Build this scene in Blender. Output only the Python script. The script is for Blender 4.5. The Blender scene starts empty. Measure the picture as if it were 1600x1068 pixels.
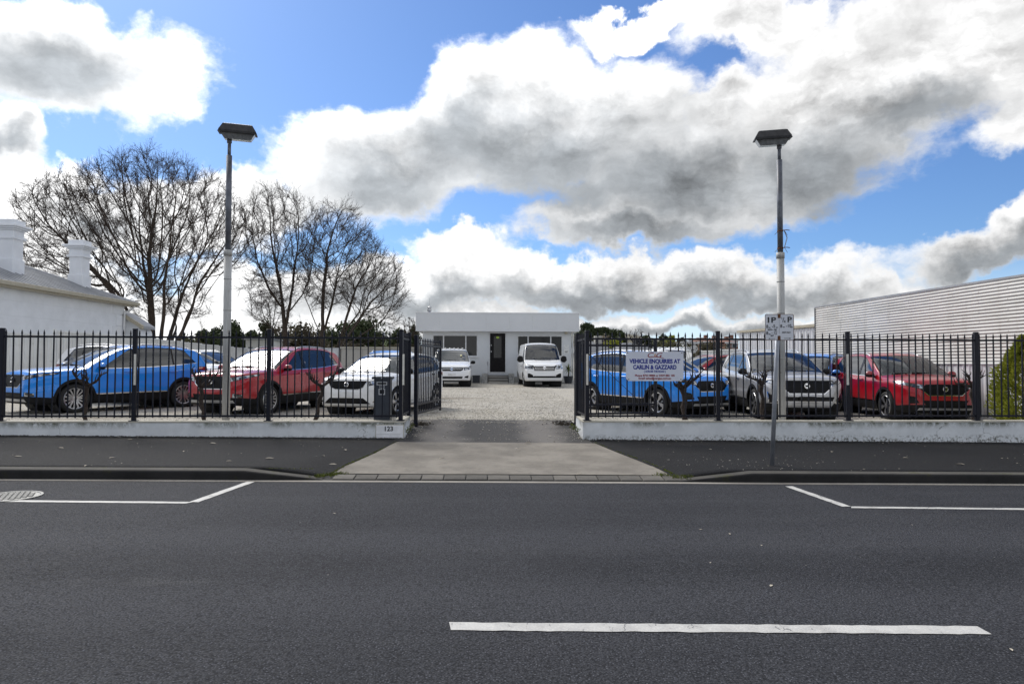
import bpy, bmesh, math, random
import numpy as np
from mathutils import Vector, Matrix
random.seed(7)
R = math.radians
scene = bpy.context.scene
COL = scene.collection

# ------------------------------------------------------------------ camera
CAM_H = 1.5
PW, PH, FPX = 1600.0, 1068.0, 1067.0          # photograph size and its focal length in pixels
cd = bpy.data.cameras.new('camera')
cam = bpy.data.objects.new('camera', cd); COL.objects.link(cam)
cd.sensor_fit = 'HORIZONTAL'; cd.sensor_width = 36; cd.lens = 36 * FPX / PW
cd.clip_start = 0.05; cd.clip_end = 4000
_yaw, _pitch, _roll = R(2.1), R(1.72), R(0.15)
_f = Vector((math.sin(_yaw) * math.cos(_pitch), math.cos(_yaw) * math.cos(_pitch), math.sin(_pitch)))
_r = Vector((math.cos(_yaw), -math.sin(_yaw), 0))
_u = _r.cross(_f)
_r, _u = _r * math.cos(_roll) + _u * math.sin(_roll), _u * math.cos(_roll) - _r * math.sin(_roll)
CO = Vector((0, 0, CAM_H))
cam.matrix_world = Matrix(((_r.x, _u.x, -_f.x, 0), (_r.y, _u.y, -_f.y, 0), (_r.z, _u.z, -_f.z, CAM_H), (0, 0, 0, 1)))
scene.camera = cam

def ray(px, py):
    return _f + _r * ((px - PW / 2) / FPX) + _u * (-(py - PH / 2) / FPX)
def gp(px, py, z0=0.0, s=0.0):
    """photo point -> world point on the plane z = z0 + s*x"""
    d = ray(px, py); t = (z0 - CAM_H) / (d.z - s * d.x); return CO + d * t
def aty(px, py, Y):
    """photo point -> world point on the upright plane y = Y"""
    d = ray(px, py); return CO + d * (Y / d.y)
def proj(p):
    v = Vector(p) - CO; k = v.dot(_f); return (PW / 2 + FPX * v.dot(_r) / k, PH / 2 - FPX * v.dot(_u) / k)
def azel(px, py):
    d = ray(px, py).normalized(); return math.atan2(d.x, d.y), math.asin(d.z)

# ------------------------------------------------------------------ daylight
SUN_AZ, SUN_EL = R(-38), R(43)                 # clockwise from +Y; sun stands behind the lot, to the left, veiled by cloud
sd = bpy.data.lights.new('sun', 'SUN'); sd.energy = 2.0; sd.angle = R(28); sd.color = (1.0, 0.95, 0.87)
sun = bpy.data.objects.new('sun', sd); COL.objects.link(sun)
_sv = Vector((math.sin(SUN_AZ) * math.cos(SUN_EL), math.cos(SUN_AZ) * math.cos(SUN_EL), math.sin(SUN_EL)))
sun.rotation_euler = _sv.to_track_quat('Z', 'Y').to_euler()
sun.location = _sv * 60
vs = scene.view_settings
scene.display_settings.display_device = 'sRGB'
vs.view_transform = 'Standard'; vs.look = 'None'; vs.exposure = 0.65; vs.gamma = 1.0; vs.use_curve_mapping = False
scene.cycles.max_bounces = 8; scene.cycles.transparent_max_bounces = 16
scene.cycles.caustics_reflective = False; scene.cycles.caustics_refractive = False

class NT:
    """small helper to write node trees as expressions"""
    def __init__(s, tree): s.t = tree; s.n = tree.nodes; s.l = tree.links
    def put(s, sock, v):
        if v is None: return
        if hasattr(v, 'links'): s.l.new(v, sock)
        else: sock.default_value = v
    def node(s, typ, **kw):
        n = s.n.new(typ)
        for k, v in kw.items(): setattr(n, k, v)
        return n
    def m(s, op, a, b=None, c=None, clamp=False):
        n = s.n.new('ShaderNodeMath'); n.operation = op; n.use_clamp = clamp
        for i, v in enumerate((a, b, c)): s.put(n.inputs[i], v)
        return n.outputs[0]
    def vm(s, op, a, b=None):
        n = s.n.new('ShaderNodeVectorMath'); n.operation = op
        s.put(n.inputs[0], a); s.put(n.inputs[1], b)
        return n.outputs['Value'] if op in ('LENGTH', 'DOT_PRODUCT', 'DISTANCE') else n.outputs[0]
    def scale(s, a, f):
        n = s.n.new('ShaderNodeVectorMath'); n.operation = 'SCALE'; s.put(n.inputs[0], a); s.put(n.inputs['Scale'], f); return n.outputs[0]
    def xyz(s, x, y, z):
        n = s.n.new('ShaderNodeCombineXYZ'); [s.put(n.inputs[i], v) for i, v in enumerate((x, y, z))]; return n.outputs[0]
    def sep(s, v):
        n = s.n.new('ShaderNodeSeparateXYZ'); s.put(n.inputs[0], v); return n.outputs
    def mapr(s, v, a, b, c=0.0, d=1.0, kind='SMOOTHSTEP'):
        n = s.n.new('ShaderNodeMapRange'); n.interpolation_type = kind; n.clamp = True if kind == 'LINEAR' else n.clamp
        for i, q in enumerate((v, a, b, c, d)): s.put(n.inputs[i], q)
        return n.outputs[0]
    def noise(s, vec, scale, detail=4, rough=.5, dist=0.0, out=0, lac=2.0):
        n = s.n.new('ShaderNodeTexNoise'); s.put(n.inputs['Vector'], vec)
        n.inputs['Scale'].default_value = scale; n.inputs['Detail'].default_value = detail
        n.inputs['Roughness'].default_value = rough; n.inputs['Distortion'].default_value = dist; n.inputs['Lacunarity'].default_value = lac
        return n.outputs[out]
    def vor(s, vec, scale, feature='F1', out='Distance', rnd=1.0):
        n = s.n.new('ShaderNodeTexVoronoi'); n.feature = feature; s.put(n.inputs['Vector'], vec)
        n.inputs['Scale'].default_value = scale; n.inputs['Randomness'].default_value = rnd
        return n.outputs[out]
    def mix(s, f, a, b, blend='MIX'):
        n = s.n.new('ShaderNodeMix'); n.data_type = 'RGBA'; n.blend_type = blend
        s.put(n.inputs[0], f)
        for i, v in ((6, a), (7, b)):
            if isinstance(v, (tuple, list)) and len(v) == 3: v = (*v, 1)
            s.put(n.inputs[i], v)
        return n.outputs[2]
    def mapping(s, v, loc=(0, 0, 0), rot=(0, 0, 0), sc=(1, 1, 1), typ='POINT'):
        n = s.n.new('ShaderNodeMapping'); n.vector_type = typ; s.put(n.inputs[0], v)
        n.inputs[1].default_value = loc; n.inputs[2].default_value = rot; n.inputs[3].default_value = sc
        return n.outputs[0]

# --- sky: physical sky with broken cumulus (cloud masses lie at fixed compass bearings)
world = bpy.data.worlds.new('World'); scene.world = world; world.use_nodes = True
world.node_tree.nodes.clear(); W = NT(world.node_tree)
SKY_K = 0.1
sky = W.node('ShaderNodeTexSky', sky_type='NISHITA', sun_disc=False)
sky.sun_elevation = SUN_EL; sky.sun_rotation = SUN_AZ; sky.altitude = 50; sky.air_density = 1.0; sky.dust_density = 0.6; sky.ozone_density = 2.0
dirv = W.node('ShaderNodeTexCoord').outputs['Generated']
dx, dy, dz = W.sep(dirv)
# domain warp
wn = W.noise(dirv, 7.0, 5, .55, out=1)
wv = W.scale(W.vm('SUBTRACT', wn, (.5, .5, .5)), .14)
wn2 = W.noise(dirv, 26.0, 6, .62, out=1)
wv = W.vm('ADD', wv, W.scale(W.vm('SUBTRACT', wn2, (.5, .5, .5)), .05))
qx, qy, qz = W.sep(W.vm('ADD', dirv, wv))
ae = W.xyz(W.m('ARCTAN2', qx, qy), W.m('ARCSINE', W.m('MAXIMUM', W.m('MINIMUM', qz, 1.0), -1.0)), 0.0)
def blob(cx, cy, rx, ry, rot=0):
    a0, e0 = azel(cx, cy); a1, _ = azel(cx + rx, cy); _, e1 = azel(cx, cy - ry); ra = abs(a1 - a0); re = abs(e1 - e0)
    p = W.mapping(ae, (a0, e0, 0), (0, 0, R(rot)), (ra, re, 1), 'TEXTURE')
    return W.m('SUBTRACT', 1.0, W.vm('LENGTH', p))
def field(blobs):
    acc = None
    for b in blobs:
        v = blob(*b)
        acc = v if acc is None else W.m('SMOOTH_MAX', acc, v, .22)
    return acc
CLOUDS = [(95, 88, 275, 105, 6), (15, 225, 80, 75, 0), (130, 335, 330, 70, 0), (330, 315, 190, 58, 0), (40, 430, 200, 70, 0), (200, 300, 130, 50, 0), (230, 480, 160, 34, 0),
          (620, 250, 250, 105, 14), (800, 190, 230, 120, 6), (915, 195, 205, 135, 0), (1305, 165, 265, 165, 10), (1500, 80, 230, 140, 0),
          (1180, 40, 140, 70, 0), (1010, 22, 150, 34, 4), (1130, 290, 320, 95, 2), (990, 355, 230, 45, 0), (720, 395, 110, 40, 0),
          (1000, 440, 460, 42, 0), (620, 450, 330, 45, 0), (1280, 455, 240, 32, 0), (1545, 385, 165, 48, 12), (700, 505, 900, 26, 0),
          (1340, 500, 500, 22, 0), (1640, 170, 140, 90, 0), (1115, 172, 85, 55, 0), (420, 465, 150, 30, 0)]
DARKS = [(95, 95, 260, 110, 8), (10, 230, 90, 55, 0), (610, 285, 230, 85, 10), (840, 260, 300, 120, 4), (730, 230, 180, 90, 6),
         (1265, 275, 240, 100, 8), (1060, 290, 260, 95, 0), (1310, 320, 110, 48, 5), (1000, 372, 240, 36, 0), (950, 458, 320, 34, 0),
         (640, 468, 240, 32, 0), (1170, 458, 240, 32, 0), (1550, 402, 150, 34, 10), (1440, 190, 160, 60, 0), (900, 312, 240, 48, 0), (1000, 515, 700, 18, 0), (140, 330, 90, 40, 0)]
dens = field(CLOUDS)
# same kind of broken cloud outside the part of the sky that is in view
front = W.m('MULTIPLY', W.mapr(dy, .35, .7), W.mapr(dz, .72, .5))
flat = W.vm('MULTIPLY', dirv, (1.0, 1.0, 1.9))
lown = W.noise(flat, 2.1, 2, .5)
gen = W.m('MULTIPLY_ADD', W.m('SUBTRACT', lown, .43), 4.2, 0.0)
dens = W.m('ADD', W.m('MULTIPLY', dens, front), W.m('MULTIPLY', gen, W.m('SUBTRACT', 1.0, front)))
fine = W.noise(W.vm('ADD', flat, W.scale(wv, .6)), 9.0, 9, .6)
fsun = W.noise(W.vm('ADD', W.vm('ADD', flat, W.scale(wv, .6)), tuple(_sv * .035)), 9.0, 6, .6)
edge = W.m('MULTIPLY_ADD', W.m('SUBTRACT', fine, .5), .95, dens)
alpha = W.mapr(edge, -.07, .30)
dark = W.m('MULTIPLY', field(DARKS), front)
dark = W.m('ADD', dark, W.m('MULTIPLY', W.m('SUBTRACT', gen, .30), W.m('SUBTRACT', 1.0, front)))
soft = W.noise(W.vm('ADD', flat, W.scale(wv, .8)), 5.0, 6, .52)
dark = W.mapr(W.m('MULTIPLY_ADD', W.m('SUBTRACT', soft, .5), .75, dark), -.30, .85)
core = W.mapr(edge, .05, .75)                 # thick middles are greyer than thin sunlit rims
relief = W.m('MULTIPLY', W.m('SUBTRACT', fine, fsun), W.m('MULTIPLY_ADD', core, .9, .35))
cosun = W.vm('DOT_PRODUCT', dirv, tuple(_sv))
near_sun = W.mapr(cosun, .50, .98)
far_sun = W.mapr(cosun, .25, -.7)             # front-lit clouds opposite the sun, with brightness added to lift camera-facing surfaces
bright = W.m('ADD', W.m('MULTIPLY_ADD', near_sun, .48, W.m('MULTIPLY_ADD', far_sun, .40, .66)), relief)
bright = W.m('MULTIPLY_ADD', core, -.10, bright)
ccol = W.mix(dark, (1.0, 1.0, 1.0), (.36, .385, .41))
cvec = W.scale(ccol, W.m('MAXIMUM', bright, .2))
haze_h = W.mapr(dz, 0.0, .16, .62, 0.0)
skyv = W.mix(haze_h, W.vm('MULTIPLY', sky.outputs[0], (SKY_K * .47, SKY_K * .63, SKY_K * .86)), (.62, .74, .86))
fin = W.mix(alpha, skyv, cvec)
# below the horizon: dull ground tone
fin = W.mix(W.mapr(dz, -.03, -.005, 1.0, 0.0), fin, (.10, .10, .09))
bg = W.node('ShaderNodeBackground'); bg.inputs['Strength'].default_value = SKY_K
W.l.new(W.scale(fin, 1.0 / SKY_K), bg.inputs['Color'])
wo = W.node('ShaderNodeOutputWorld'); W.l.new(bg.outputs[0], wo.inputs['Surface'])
# ------------------------------------------------------------------ materials
MATS = {}
def newmat(name):
    m = bpy.data.materials.new(name); m.use_nodes = True; m.node_tree.nodes.clear()
    t = NT(m.node_tree)
    p = t.node('ShaderNodeBsdfPrincipled'); o = t.node('ShaderNodeOutputMaterial'); t.l.new(p.outputs[0], o.inputs[0])
    MATS[name] = m
    return m, t, p, o
def P(t, p, **kw):
    names = dict(base='Base Color', rough='Roughness', metal='Metallic', coat='Coat Weight', coatr='Coat Roughness', spec='Specular IOR Level', normal='Normal', alpha='Alpha', sss='Subsurface Weight')
    for k, v in kw.items():
        if k == 'base' and isinstance(v, tuple) and len(v) == 3: v = (*v, 1)
        t.put(p.inputs[names[k]], v)
def bump(t, h, strength=.3, dist=.01):
    n = t.node('ShaderNodeBump'); n.inputs['Strength'].default_value = strength; n.inputs['Distance'].default_value = dist
    t.put(n.inputs['Height'], h); return n.outputs[0]
def objc(t): return t.node('ShaderNodeTexCoord').outputs['Object']
def simple(name, base, rough=.6, metal=0.0, var=.12, vscale=6.0, bmp=0.0, bscale=40.0, spec=.5, coat=0.0, dirt=None):
    m, t, p, o = newmat(name)
    c = objc(t)
    n = t.noise(c, vscale, 5, .6)
    hi = tuple(min(1, v * (1 + var)) for v in base); lo = tuple(v * (1 - var) for v in base)
    col = t.mix(t.mapr(n, .3, .7), lo, hi)
    if dirt:
        d = t.noise(c, dirt[1], 6, .65)
        col = t.mix(t.mapr(d, dirt[2], dirt[2] + .18), col, dirt[0])
    P(t, p, base=col, rough=rough, metal=metal, spec=spec, coat=coat)
    if bmp: P(t, p, normal=bump(t, t.noise(c, bscale, 4, .6), bmp))
    return m

def make_asphalt(name, base, tint, worn, grain=1.0):
    m, t, p, o = newmat(name); c = objc(t)
    big = t.noise(c, .35, 5, .6); streak = t.noise(t.vm('MULTIPLY', c, (.12, 1.6, 1)), 1.3, 4, .6)
    v1 = t.vor(c, 75.0 / grain); v1c = t.vor(c, 75.0 / grain, out='Color'); rnd = t.sep(v1c)[0]
    nz = t.noise(c, 55.0 / grain, 3, .7)
    col = t.mix(t.mapr(big, .35, .65), base, tint)
    col = t.mix(t.m('MULTIPLY', t.mapr(streak, .45, .75), .35), col, worn)
    if name == 'road_asphalt':
        x, y, z = t.sep(t.vm('ADD', c, t.scale(t.noise(c, .5, 3, .5, out=1), .5)))
        for y0 in (2.3, 4.3, 5.9):
            tr = t.mapr(t.m('ABSOLUTE', t.m('SUBTRACT', y, y0 + .25)), .6, .1, 0, .6); col = t.mix(tr, col, tuple(1.5 * b for b in tint))
        oil = t.mapr(t.m('ABSOLUTE', t.m('SUBTRACT', y, 5.35)), .4, .05, 0, .55); col = t.mix(t.m('MULTIPLY', oil, t.mapr(t.noise(c, 1.1, 5, .6), .4, .65)), col, tuple(.55 * b for b in base))
        for (px, py, rx, ry) in ((222, 909, .62, .13), (820, 860, 1.5, .2), (1270, 850, 1.2, .15)):
            g_ = gp(px, py, 0, -.0085); d_ = t.vm('LENGTH', t.vm('MULTIPLY', t.vm('SUBTRACT', c, (g_.x, g_.y, 0.0)), (1 / rx, 1 / ry, 0.0)))
            sm = t.m('MULTIPLY', t.mapr(d_, 1.3, .2), t.mapr(t.noise(t.vm('MULTIPLY', c, (1, 3, 1)), 3, 6, .7), .35, .7)); col = t.mix(t.m('MULTIPLY', sm, .8 if py == 909 else .35), col, (.085, .085, .088))
    stone = t.m('MULTIPLY', t.mapr(rnd, .55, 1.0), t.mapr(v1, .45, .15))
    col = t.mix(t.m('MULTIPLY', stone, .85), col, tuple(min(1, 3.6 * b) for b in tint))
    col = t.mix(t.m('MULTIPLY', t.mapr(v1, .38, .62), .7), col, tuple(.35 * b for b in base))
    col = t.mix(t.mapr(nz, .42, .7, 0.0, .45), col, tuple(1.9 * b for b in tint))
    speck = t.vor(c, 9.0); sp2 = t.sep(t.vor(c, 9.0, out='Color'))[1]
    col = t.mix(t.m('MULTIPLY', t.mapr(speck, .075, .05), t.mapr(sp2, .965, .975)), col, (.22, .215, .2))
    P(t, p, base=col, rough=t.mapr(rnd, 0, 1, .7, .95, 'LINEAR'), spec=.14)
    h = t.m('SUBTRACT', t.m('MULTIPLY', rnd, .5), v1)
    P(t, p, normal=bump(t, h, .55, .008))
    return m
make_asphalt('road_asphalt', (.0270, .0280, .0325), (.0410, .0422, .0480), (.066, .068, .075))
make_asphalt('path_asphalt', (.0140, .0140, .0150), (.0190, .0190, .0204), (.029, .029, .031), .7)

def make_concrete(name, base, stain, moss=None, sc=1.0):
    m, t, p, o = newmat(name); c = objc(t)
    a = t.noise(c, 1.2 * sc, 6, .62); b = t.noise(c, 9 * sc, 5, .6); g = t.noise(c, 160, 3, .7); v = t.vor(c, 60)
    col = t.mix(t.mapr(a, .35, .68), base, stain)
    col = t.mix(t.mapr(b, .5, .75, 0, .45), col, tuple(x * .6 for x in stain))
    col = t.mix(t.mapr(g, .35, .7, 0, .35), col, tuple(min(1, x * 1.35) for x in base))
    col = t.mix(t.mapr(v, .18, .05, 0, .5), col, tuple(x * .55 for x in base))
    if name == 'paver':
        r_ = t.node('ShaderNodeObjectInfo').outputs['Random']; col = t.mix(r_, t.mix(.45, col, (.05, .047, .042)), t.mix(.25, col, (.24, .22, .19)))
    if moss: col = t.mix(t.mapr(t.noise(c, 3.5 * sc, 6, .7), .56, .68, 0, .8), col, moss)
    P(t, p, base=col, rough=.88, spec=.25, normal=bump(t, t.m('ADD', g, t.m('MULTIPLY', b, 2.0)), .25, .006))
    return m
make_concrete('apron_concrete', (.235, .215, .185), (.135, .122, .105))
make_concrete('kerb_shade_dirt', (.026, .025, .025), (.012, .012, .012), (.03, .03, .014))  # kerb face: shade put into the colour, together with wet and dirt
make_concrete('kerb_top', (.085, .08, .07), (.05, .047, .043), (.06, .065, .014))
make_concrete('lip_concrete', (.30, .28, .25), (.22, .2, .18))
make_concrete('paver', (.15, .14, .125), (.085, .08, .073))
make_concrete('coping_concrete', (.52, .49, .42), (.40, .38, .32), (.16, .17, .10))
make_concrete('block_wall', (.46, .44, .40), (.40, .385, .35))
make_concrete('stone', (.50, .50, .48), (.28, .28, .27))
make_concrete('trail_dark', (.035, .034, .033), (.07, .068, .064))

# painted retaining wall with damp runs from the top, chips and grime at the foot
m, t, p, o = newmat('wall_paint'); c = objc(t)
x, y, z = t.sep(c)
top = t.mapr(z, -.17, -.03, 0, 1); foot = t.mapr(z, -.22, -.34, 0, 1)
runs = t.noise(t.vm('MULTIPLY', t.vm('ADD', c, t.scale(t.noise(c, 5, 4, .6, out=1), .25)), (7, 7, 1.6)), 1.0, 8, .75); blot = t.noise(c, 2.4, 7, .68); fine_ = t.noise(c, 22, 6, .7); patch = t.noise(c, .8, 4, .6)
col = t.mix(t.mapr(blot, .35, .65), (.76, .78, .79), (.66, .68, .69))
col = t.mix(t.m('MULTIPLY', t.mapr(runs, .36, .58), t.m('MULTIPLY', top, t.mapr(patch, .38, .60))), col, (.11, .115, .075))
col = t.mix(t.m('MULTIPLY', t.mapr(runs, .60, .70), t.mapr(patch, .48, .62)), col, (.33, .33, .29))
col = t.mix(t.mapr(fine_, .68, .74), col, (.15, .14, .12))
col = t.mix(t.m('MULTIPLY', foot, t.mapr(fine_, .45, .65)), col, (.09, .085, .06))
crack = t.vor(t.vm('ADD', c, t.scale(t.noise(c, 3, 4, .6, out=1), .5)), .55, 'DISTANCE_TO_EDGE')
col = t.mix(t.m('MULTIPLY', t.m('MULTIPLY', t.mapr(crack, .004, .0015), t.mapr(patch, .52, .6)), .6), col, (.12, .11, .10))
P(t, p, base=col, rough=.7, spec=.3, normal=bump(t, t.m('ADD', blot, fine_), .35, .01))

# gravel of the yard
m, t, p, o = newmat('gravel'); c = objc(t)
v1 = t.vor(c, 34); rnd = t.sep(t.vor(c, 34, out='Color')); v2 = t.vor(c, 85); r2 = t.sep(t.vor(c, 85, out='Color'))
big = t.noise(c, .28, 6, .62); dirt = t.noise(t.vm('MULTIPLY', c, (.5, 1.5, 1)), .9, 6, .65)
col = t.mix(rnd[0], (.36, .335, .285), (.62, .585, .52))
col = t.mix(t.m('MULTIPLY', r2[1], .5), col, (.68, .65, .59))
col = t.mix(t.m('MULTIPLY', t.mapr(v1, .36, .62), .6), col, (.13, .115, .095))
col = t.mix(t.mapr(big, .46, .66, 0, .35), col, (.30, .27, .215))
col = t.mix(t.mapr(dirt, .555, .70, 0, .75), col, (.13, .105, .07))
P(t, p, base=col, rough=.92, spec=.2, normal=bump(t, t.m('SUBTRACT', t.m('MULTIPLY', rnd[1], .4), v1), .5, .02))

m, t, p, o = newmat('pebble'); g = t.node('ShaderNodeNewGeometry').outputs['Random Per Island']
P(t, p, base=t.mix(g, (.28, .26, .22), (.56, .53, .47)), rough=.9, spec=.2)

# ramp: dark wheel-worn bitumen with pale centre
m, t, p, o = newmat('ramp'); c = objc(t); x, y, z = t.sep(c)
tr = t.m('ABSOLUTE', t.m('SUBTRACT', t.m('ABSOLUTE', t.m('SUBTRACT', x, .1)), .95))
a = t.noise(c, 1.6, 6, .65); g = t.noise(c, 90, 3, .7); v = t.vor(c, 11); vr = t.sep(t.vor(c, 11, out='Color'))[0]
col = t.mix(t.mapr(t.m('MULTIPLY_ADD', a, .9, tr), .50, 1.05), (.135, .125, .115), (.016, .0155, .016))
col = t.mix(t.mapr(g, .35, .75, 0, .5), col, (.17, .16, .15))
col = t.mix(t.mapr(t.m('MULTIPLY_ADD', a, .5, t.m('MULTIPLY', y, .55)), .40, .05, 0, .55), col, (.23, .215, .195))
col = t.mix(t.m('MULTIPLY', t.mapr(v, .10, .05), t.mapr(vr, .6, .62)), col, (.5, .48, .44))
P(t, p, base=col, rough=.85, spec=.3, normal=bump(t, g, .3, .008))

m, t, p, o = newmat('road_paint'); c = objc(t)
a = t.noise(c, 6, 6, .7); g = t.vor(c, 60); k = t.vor(t.vm('ADD', t.vm('MULTIPLY', c, (1, .35, 1)), t.scale(t.noise(c, 6, 3, .6, out=1), .12)), 5.5, 'DISTANCE_TO_EDGE')
col = t.mix(t.mapr(a, .35, .7), (.58, .57, .54), (.44, .43, .41))
col = t.mix(t.mapr(g, .25, .5, 0, .16), col, (.2, .2, .2))
col = t.mix(t.m('MULTIPLY', t.mapr(k, .014, .005), t.mapr(a, .50, .60)), col, (.07, .07, .075))
P(t, p, base=col, rough=.6, normal=bump(t, g, .3, .004))

m, t, p, o = newmat('worn_paint'); c = objc(t)
a = t.noise(c, 14, 7, .72)
P(t, p, base=t.mix(t.mapr(a, .40, .66), (.024, .025, .031), (.062, .062, .064)), rough=.7)

simple('fence_black', (.005, .006, .014), .42, 0, .25, 3, .0, spec=.28, dirt=((.022, .02, .022), 9, .62))
simple('strip_white', (.70, .68, .62), .5)
simple('dark_steel', (.035, .035, .037), .5, .4, .3, 12, dirt=((.07, .04, .025), 7, .62))
simple('lamp_glass', (.20, .21, .22), .18, 0, .3, 14)
simple('lamp_mirror', (.55, .56, .58), .3, .8)
m, t, p, o = newmat('pole_white'); c = objc(t); x, y, z = t.sep(c)
a = t.noise(t.vm('MULTIPLY', c, (9, 9, 1.2)), 1.2, 6, .7); b = t.noise(c, 14, 5, .7)
col = t.mix(t.mapr(a, .35, .7), (.50, .50, .485), (.34, .34, .325))
col = t.mix(t.mapr(b, .60, .70), col, (.24, .20, .16))
P(t, p, base=col, rough=.55, normal=bump(t, b, .2, .01))
simple('pole_grey', (.13, .14, .165), .5, .2, .3, 7, dirt=((.13, .06, .03), 11, .64))
simple('sign_post_grey', (.27, .285, .315), .45, .5, .2, 5)
simple('rust', (.13, .055, .022), .85, 0, .4, 20)
m, t, p, o = newmat('sign_white'); c = objc(t)
a = t.noise(c, 7, 6, .7)
P(t, p, base=t.mix(t.mapr(a, .62, .72), (.66, .68, .73), (.32, .16, .07)), rough=.45)
simple('sign_face', (.68, .71, .80), .42, 0, .05, 3)
simple('ink_black', (.012, .014, .018), .5); simple('ink_blue', (.006, .018, .26), .5, 0, .02); simple('ink_red', (.24, .006, .016), .5, 0, .02)
simple('ink_orange', (.6, .2, .02), .5)
simple('plaque_white', (.80, .80, .81), .5, 0, .12, 5, dirt=((.42, .20, .04), 5, .70))
simple('letterbox_blue', (.040, .048, .064), .42, .1, .12, 6)
simple('letterbox_trim', (.62, .63, .65), .4, .2)
simple('bark', (.062, .046, .034), .95, 0, .45, 9, .9, 25)
simple('twig', (.050, .036, .028), .95, 0, .35, 3)
simple('vine_bark', (.040, .029, .024), .95, 0, .5, 16, 1.0, 50)
def foliage(name, a, b, c3=None, vs=.9):
    m, t, p, o = newmat(name); c = objc(t)
    n = t.noise(c, vs, 4, .6); r = t.node('ShaderNodeObjectInfo').outputs['Random']; g = t.node('ShaderNodeNewGeometry').outputs['Random Per Island']
    col = t.mix(t.mapr(n, .3, .7), a, b)
    col = t.mix(t.m('MULTIPLY', g, .6), col, c3 or tuple(min(1, x * 1.5) for x in b))
    P(t, p, base=col, rough=.75, spec=.2)
    tr = t.node('ShaderNodeBsdfTranslucent'); t.put(tr.inputs[0], col)
    ms = t.node('ShaderNodeMixShader'); ms.inputs[0].default_value = .25
    t.l.new(p.outputs[0], ms.inputs[1]); t.l.new(tr.outputs[0], ms.inputs[2]); t.l.new(ms.outputs[0], o.inputs[0])
    return m
foliage('leaf_dark', (.030, .045, .022), (.052, .066, .030))
foliage('leaf_olive', (.050, .055, .026), (.080, .080, .038), (.10, .09, .05))
foliage('leaf_scrub', (.060, .058, .036), (.095, .085, .052), (.12, .10, .07))
foliage('leaf_lime', (.15, .18, .02), (.26, .28, .035), (.36, .36, .05), 2.5)
foliage('leaf_yucca', (.06, .085, .02), (.13, .15, .04), None, 5)
foliage('leaf_pale', (.16, .13, .11), (.22, .19, .14))
simple('moss', (.10, .12, .018), .95, 0, .5, 20)
simple('dry_leaf', (.42, .38, .31), .8, 0, .3, 3)
simple('leaf_litter', (.06, .048, .033), .95, 0, .5, 9)
simple('grass', (.09, .14, .025), .9, 0, .35, 2)
simple('earth', (.13, .12, .085), .95, 0, .35, .2)
simple('house_paint', (.78, .80, .83), .6, 0, .05, 1.5, .15, 3.0)
simple('white_trim', (.70, .71, .72), .5, 0, .04)
simple('gutter_cream', (.42, .38, .29), .5, 0, .08)
simple('roof_metal', (.36, .37, .39), .5, .1, .12, 1.2)
simple('tin_fence', (.76, .765, .75), .5, .1, .08, .8, dirt=((.38, .38, .36), 1.5, .60))
simple('tin_white', (.74, .75, .77), .5, .1, .06, .8)
m, t, p, o = newmat('corrugated'); c = objc(t)
a = t.noise(t.vm('MULTIPLY', c, (1, .6, 3)), 1.0, 5, .65); b = t.noise(c, 12, 5, .7)
col = t.mix(t.mapr(a, .35, .7), (.55, .535, .505), (.44, .43, .40)); col = t.mix(t.mapr(b, .66, .74), col, (.28, .25, .21)); x, y, z = t.sep(c)
dot = t.m('MULTIPLY', t.m('LESS_THAN', t.m('FRACT', t.m('DIVIDE', y, .9)), .03), t.m('LESS_THAN', t.m('FRACT', t.m('DIVIDE', z, .24)), .10)); rain = t.noise(t.vm('MULTIPLY', c, (1, 2.2, .25)), 1.4, 5, .65)
col = t.mix(t.m('MULTIPLY', t.mapr(rain, .52, .72), .5), col, (.36, .335, .30)); col = t.mix(t.m('MULTIPLY', dot, .8), col, (.12, .10, .085))
P(t, p, base=col, rough=.5, metal=.1)
simple('shade_dark', (.02, .02, .022), .8)
simple('office_wall', (.66, .68, .695), .6, 0, .05, .7, .1, 5)
simple('office_fascia', (.62, .635, .65), .5, .05, .03, .5)
simple('white_frame', (.66, .67, .68), .45)
simple('door_black', (.006, .005, .006), .4, 0, .3, 4, spec=.15)
simple('sticker_green', (.35, .50, .05), .5); simple('paper', (.75, .76, .74), .6); simple('paper_yellow', (.70, .66, .36), .6)
simple('pot_black', (.018, .022, .030), .5)
simple('steel', (.45, .45, .46), .35, .9)
simple('chrome', (.80, .80, .82), .14, 1.0, .03)
simple('roof_tile', (.17, .075, .05), .8, 0, .2, .6); simple('roof_dark', (.10, .105, .115), .7, 0, .15, .4); simple('brick_far', (.20, .10, .07), .85, 0, .2)
m, t, p, o = newmat('office_glass'); P(t, p, base=(.010, .012, .014), rough=.05, spec=.32)
# cast metal cover
simple('cover_metal', (.19, .19, .18), .5, .4, .15, 30)

def paint(name, base, metal=.0, rough=.34, flake=0.0):
    m, t, p, o = newmat(name); c = objc(t)
    d = t.noise(c, 2.2, 6, .65); n = t.noise(c, 900, 2, .5)
    x, y, z = t.sep(c)
    col = t.mix(t.m('MULTIPLY', t.mapr(n, .4, .7), flake), base, tuple(min(1, b * 1.6 + .02) for b in base))
    col = t.mix(t.m('MULTIPLY', t.mapr(z, .75, .15), t.mapr(d, .35, .7, .1, .35)), col, (.22, .20, .17))
    P(t, p, base=col, rough=rough, metal=metal, coat=.8, coatr=.03, spec=.35)
    return m
paint('paint_blue', (.006, .23, .80), .0, .30, .25)
paint('paint_red', (.33, .001, .010), .0, .28, .3)
paint('paint_white', (.82, .83, .84), 0, .35)
paint('paint_silver', (.43, .43, .44), .5, .33, .4)
simple('black_plastic', (.009, .009, .010), .6, 0, .2, 9, .15, 200, spec=.2, dirt=((.022, .020, .018), 4, .62))
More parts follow.
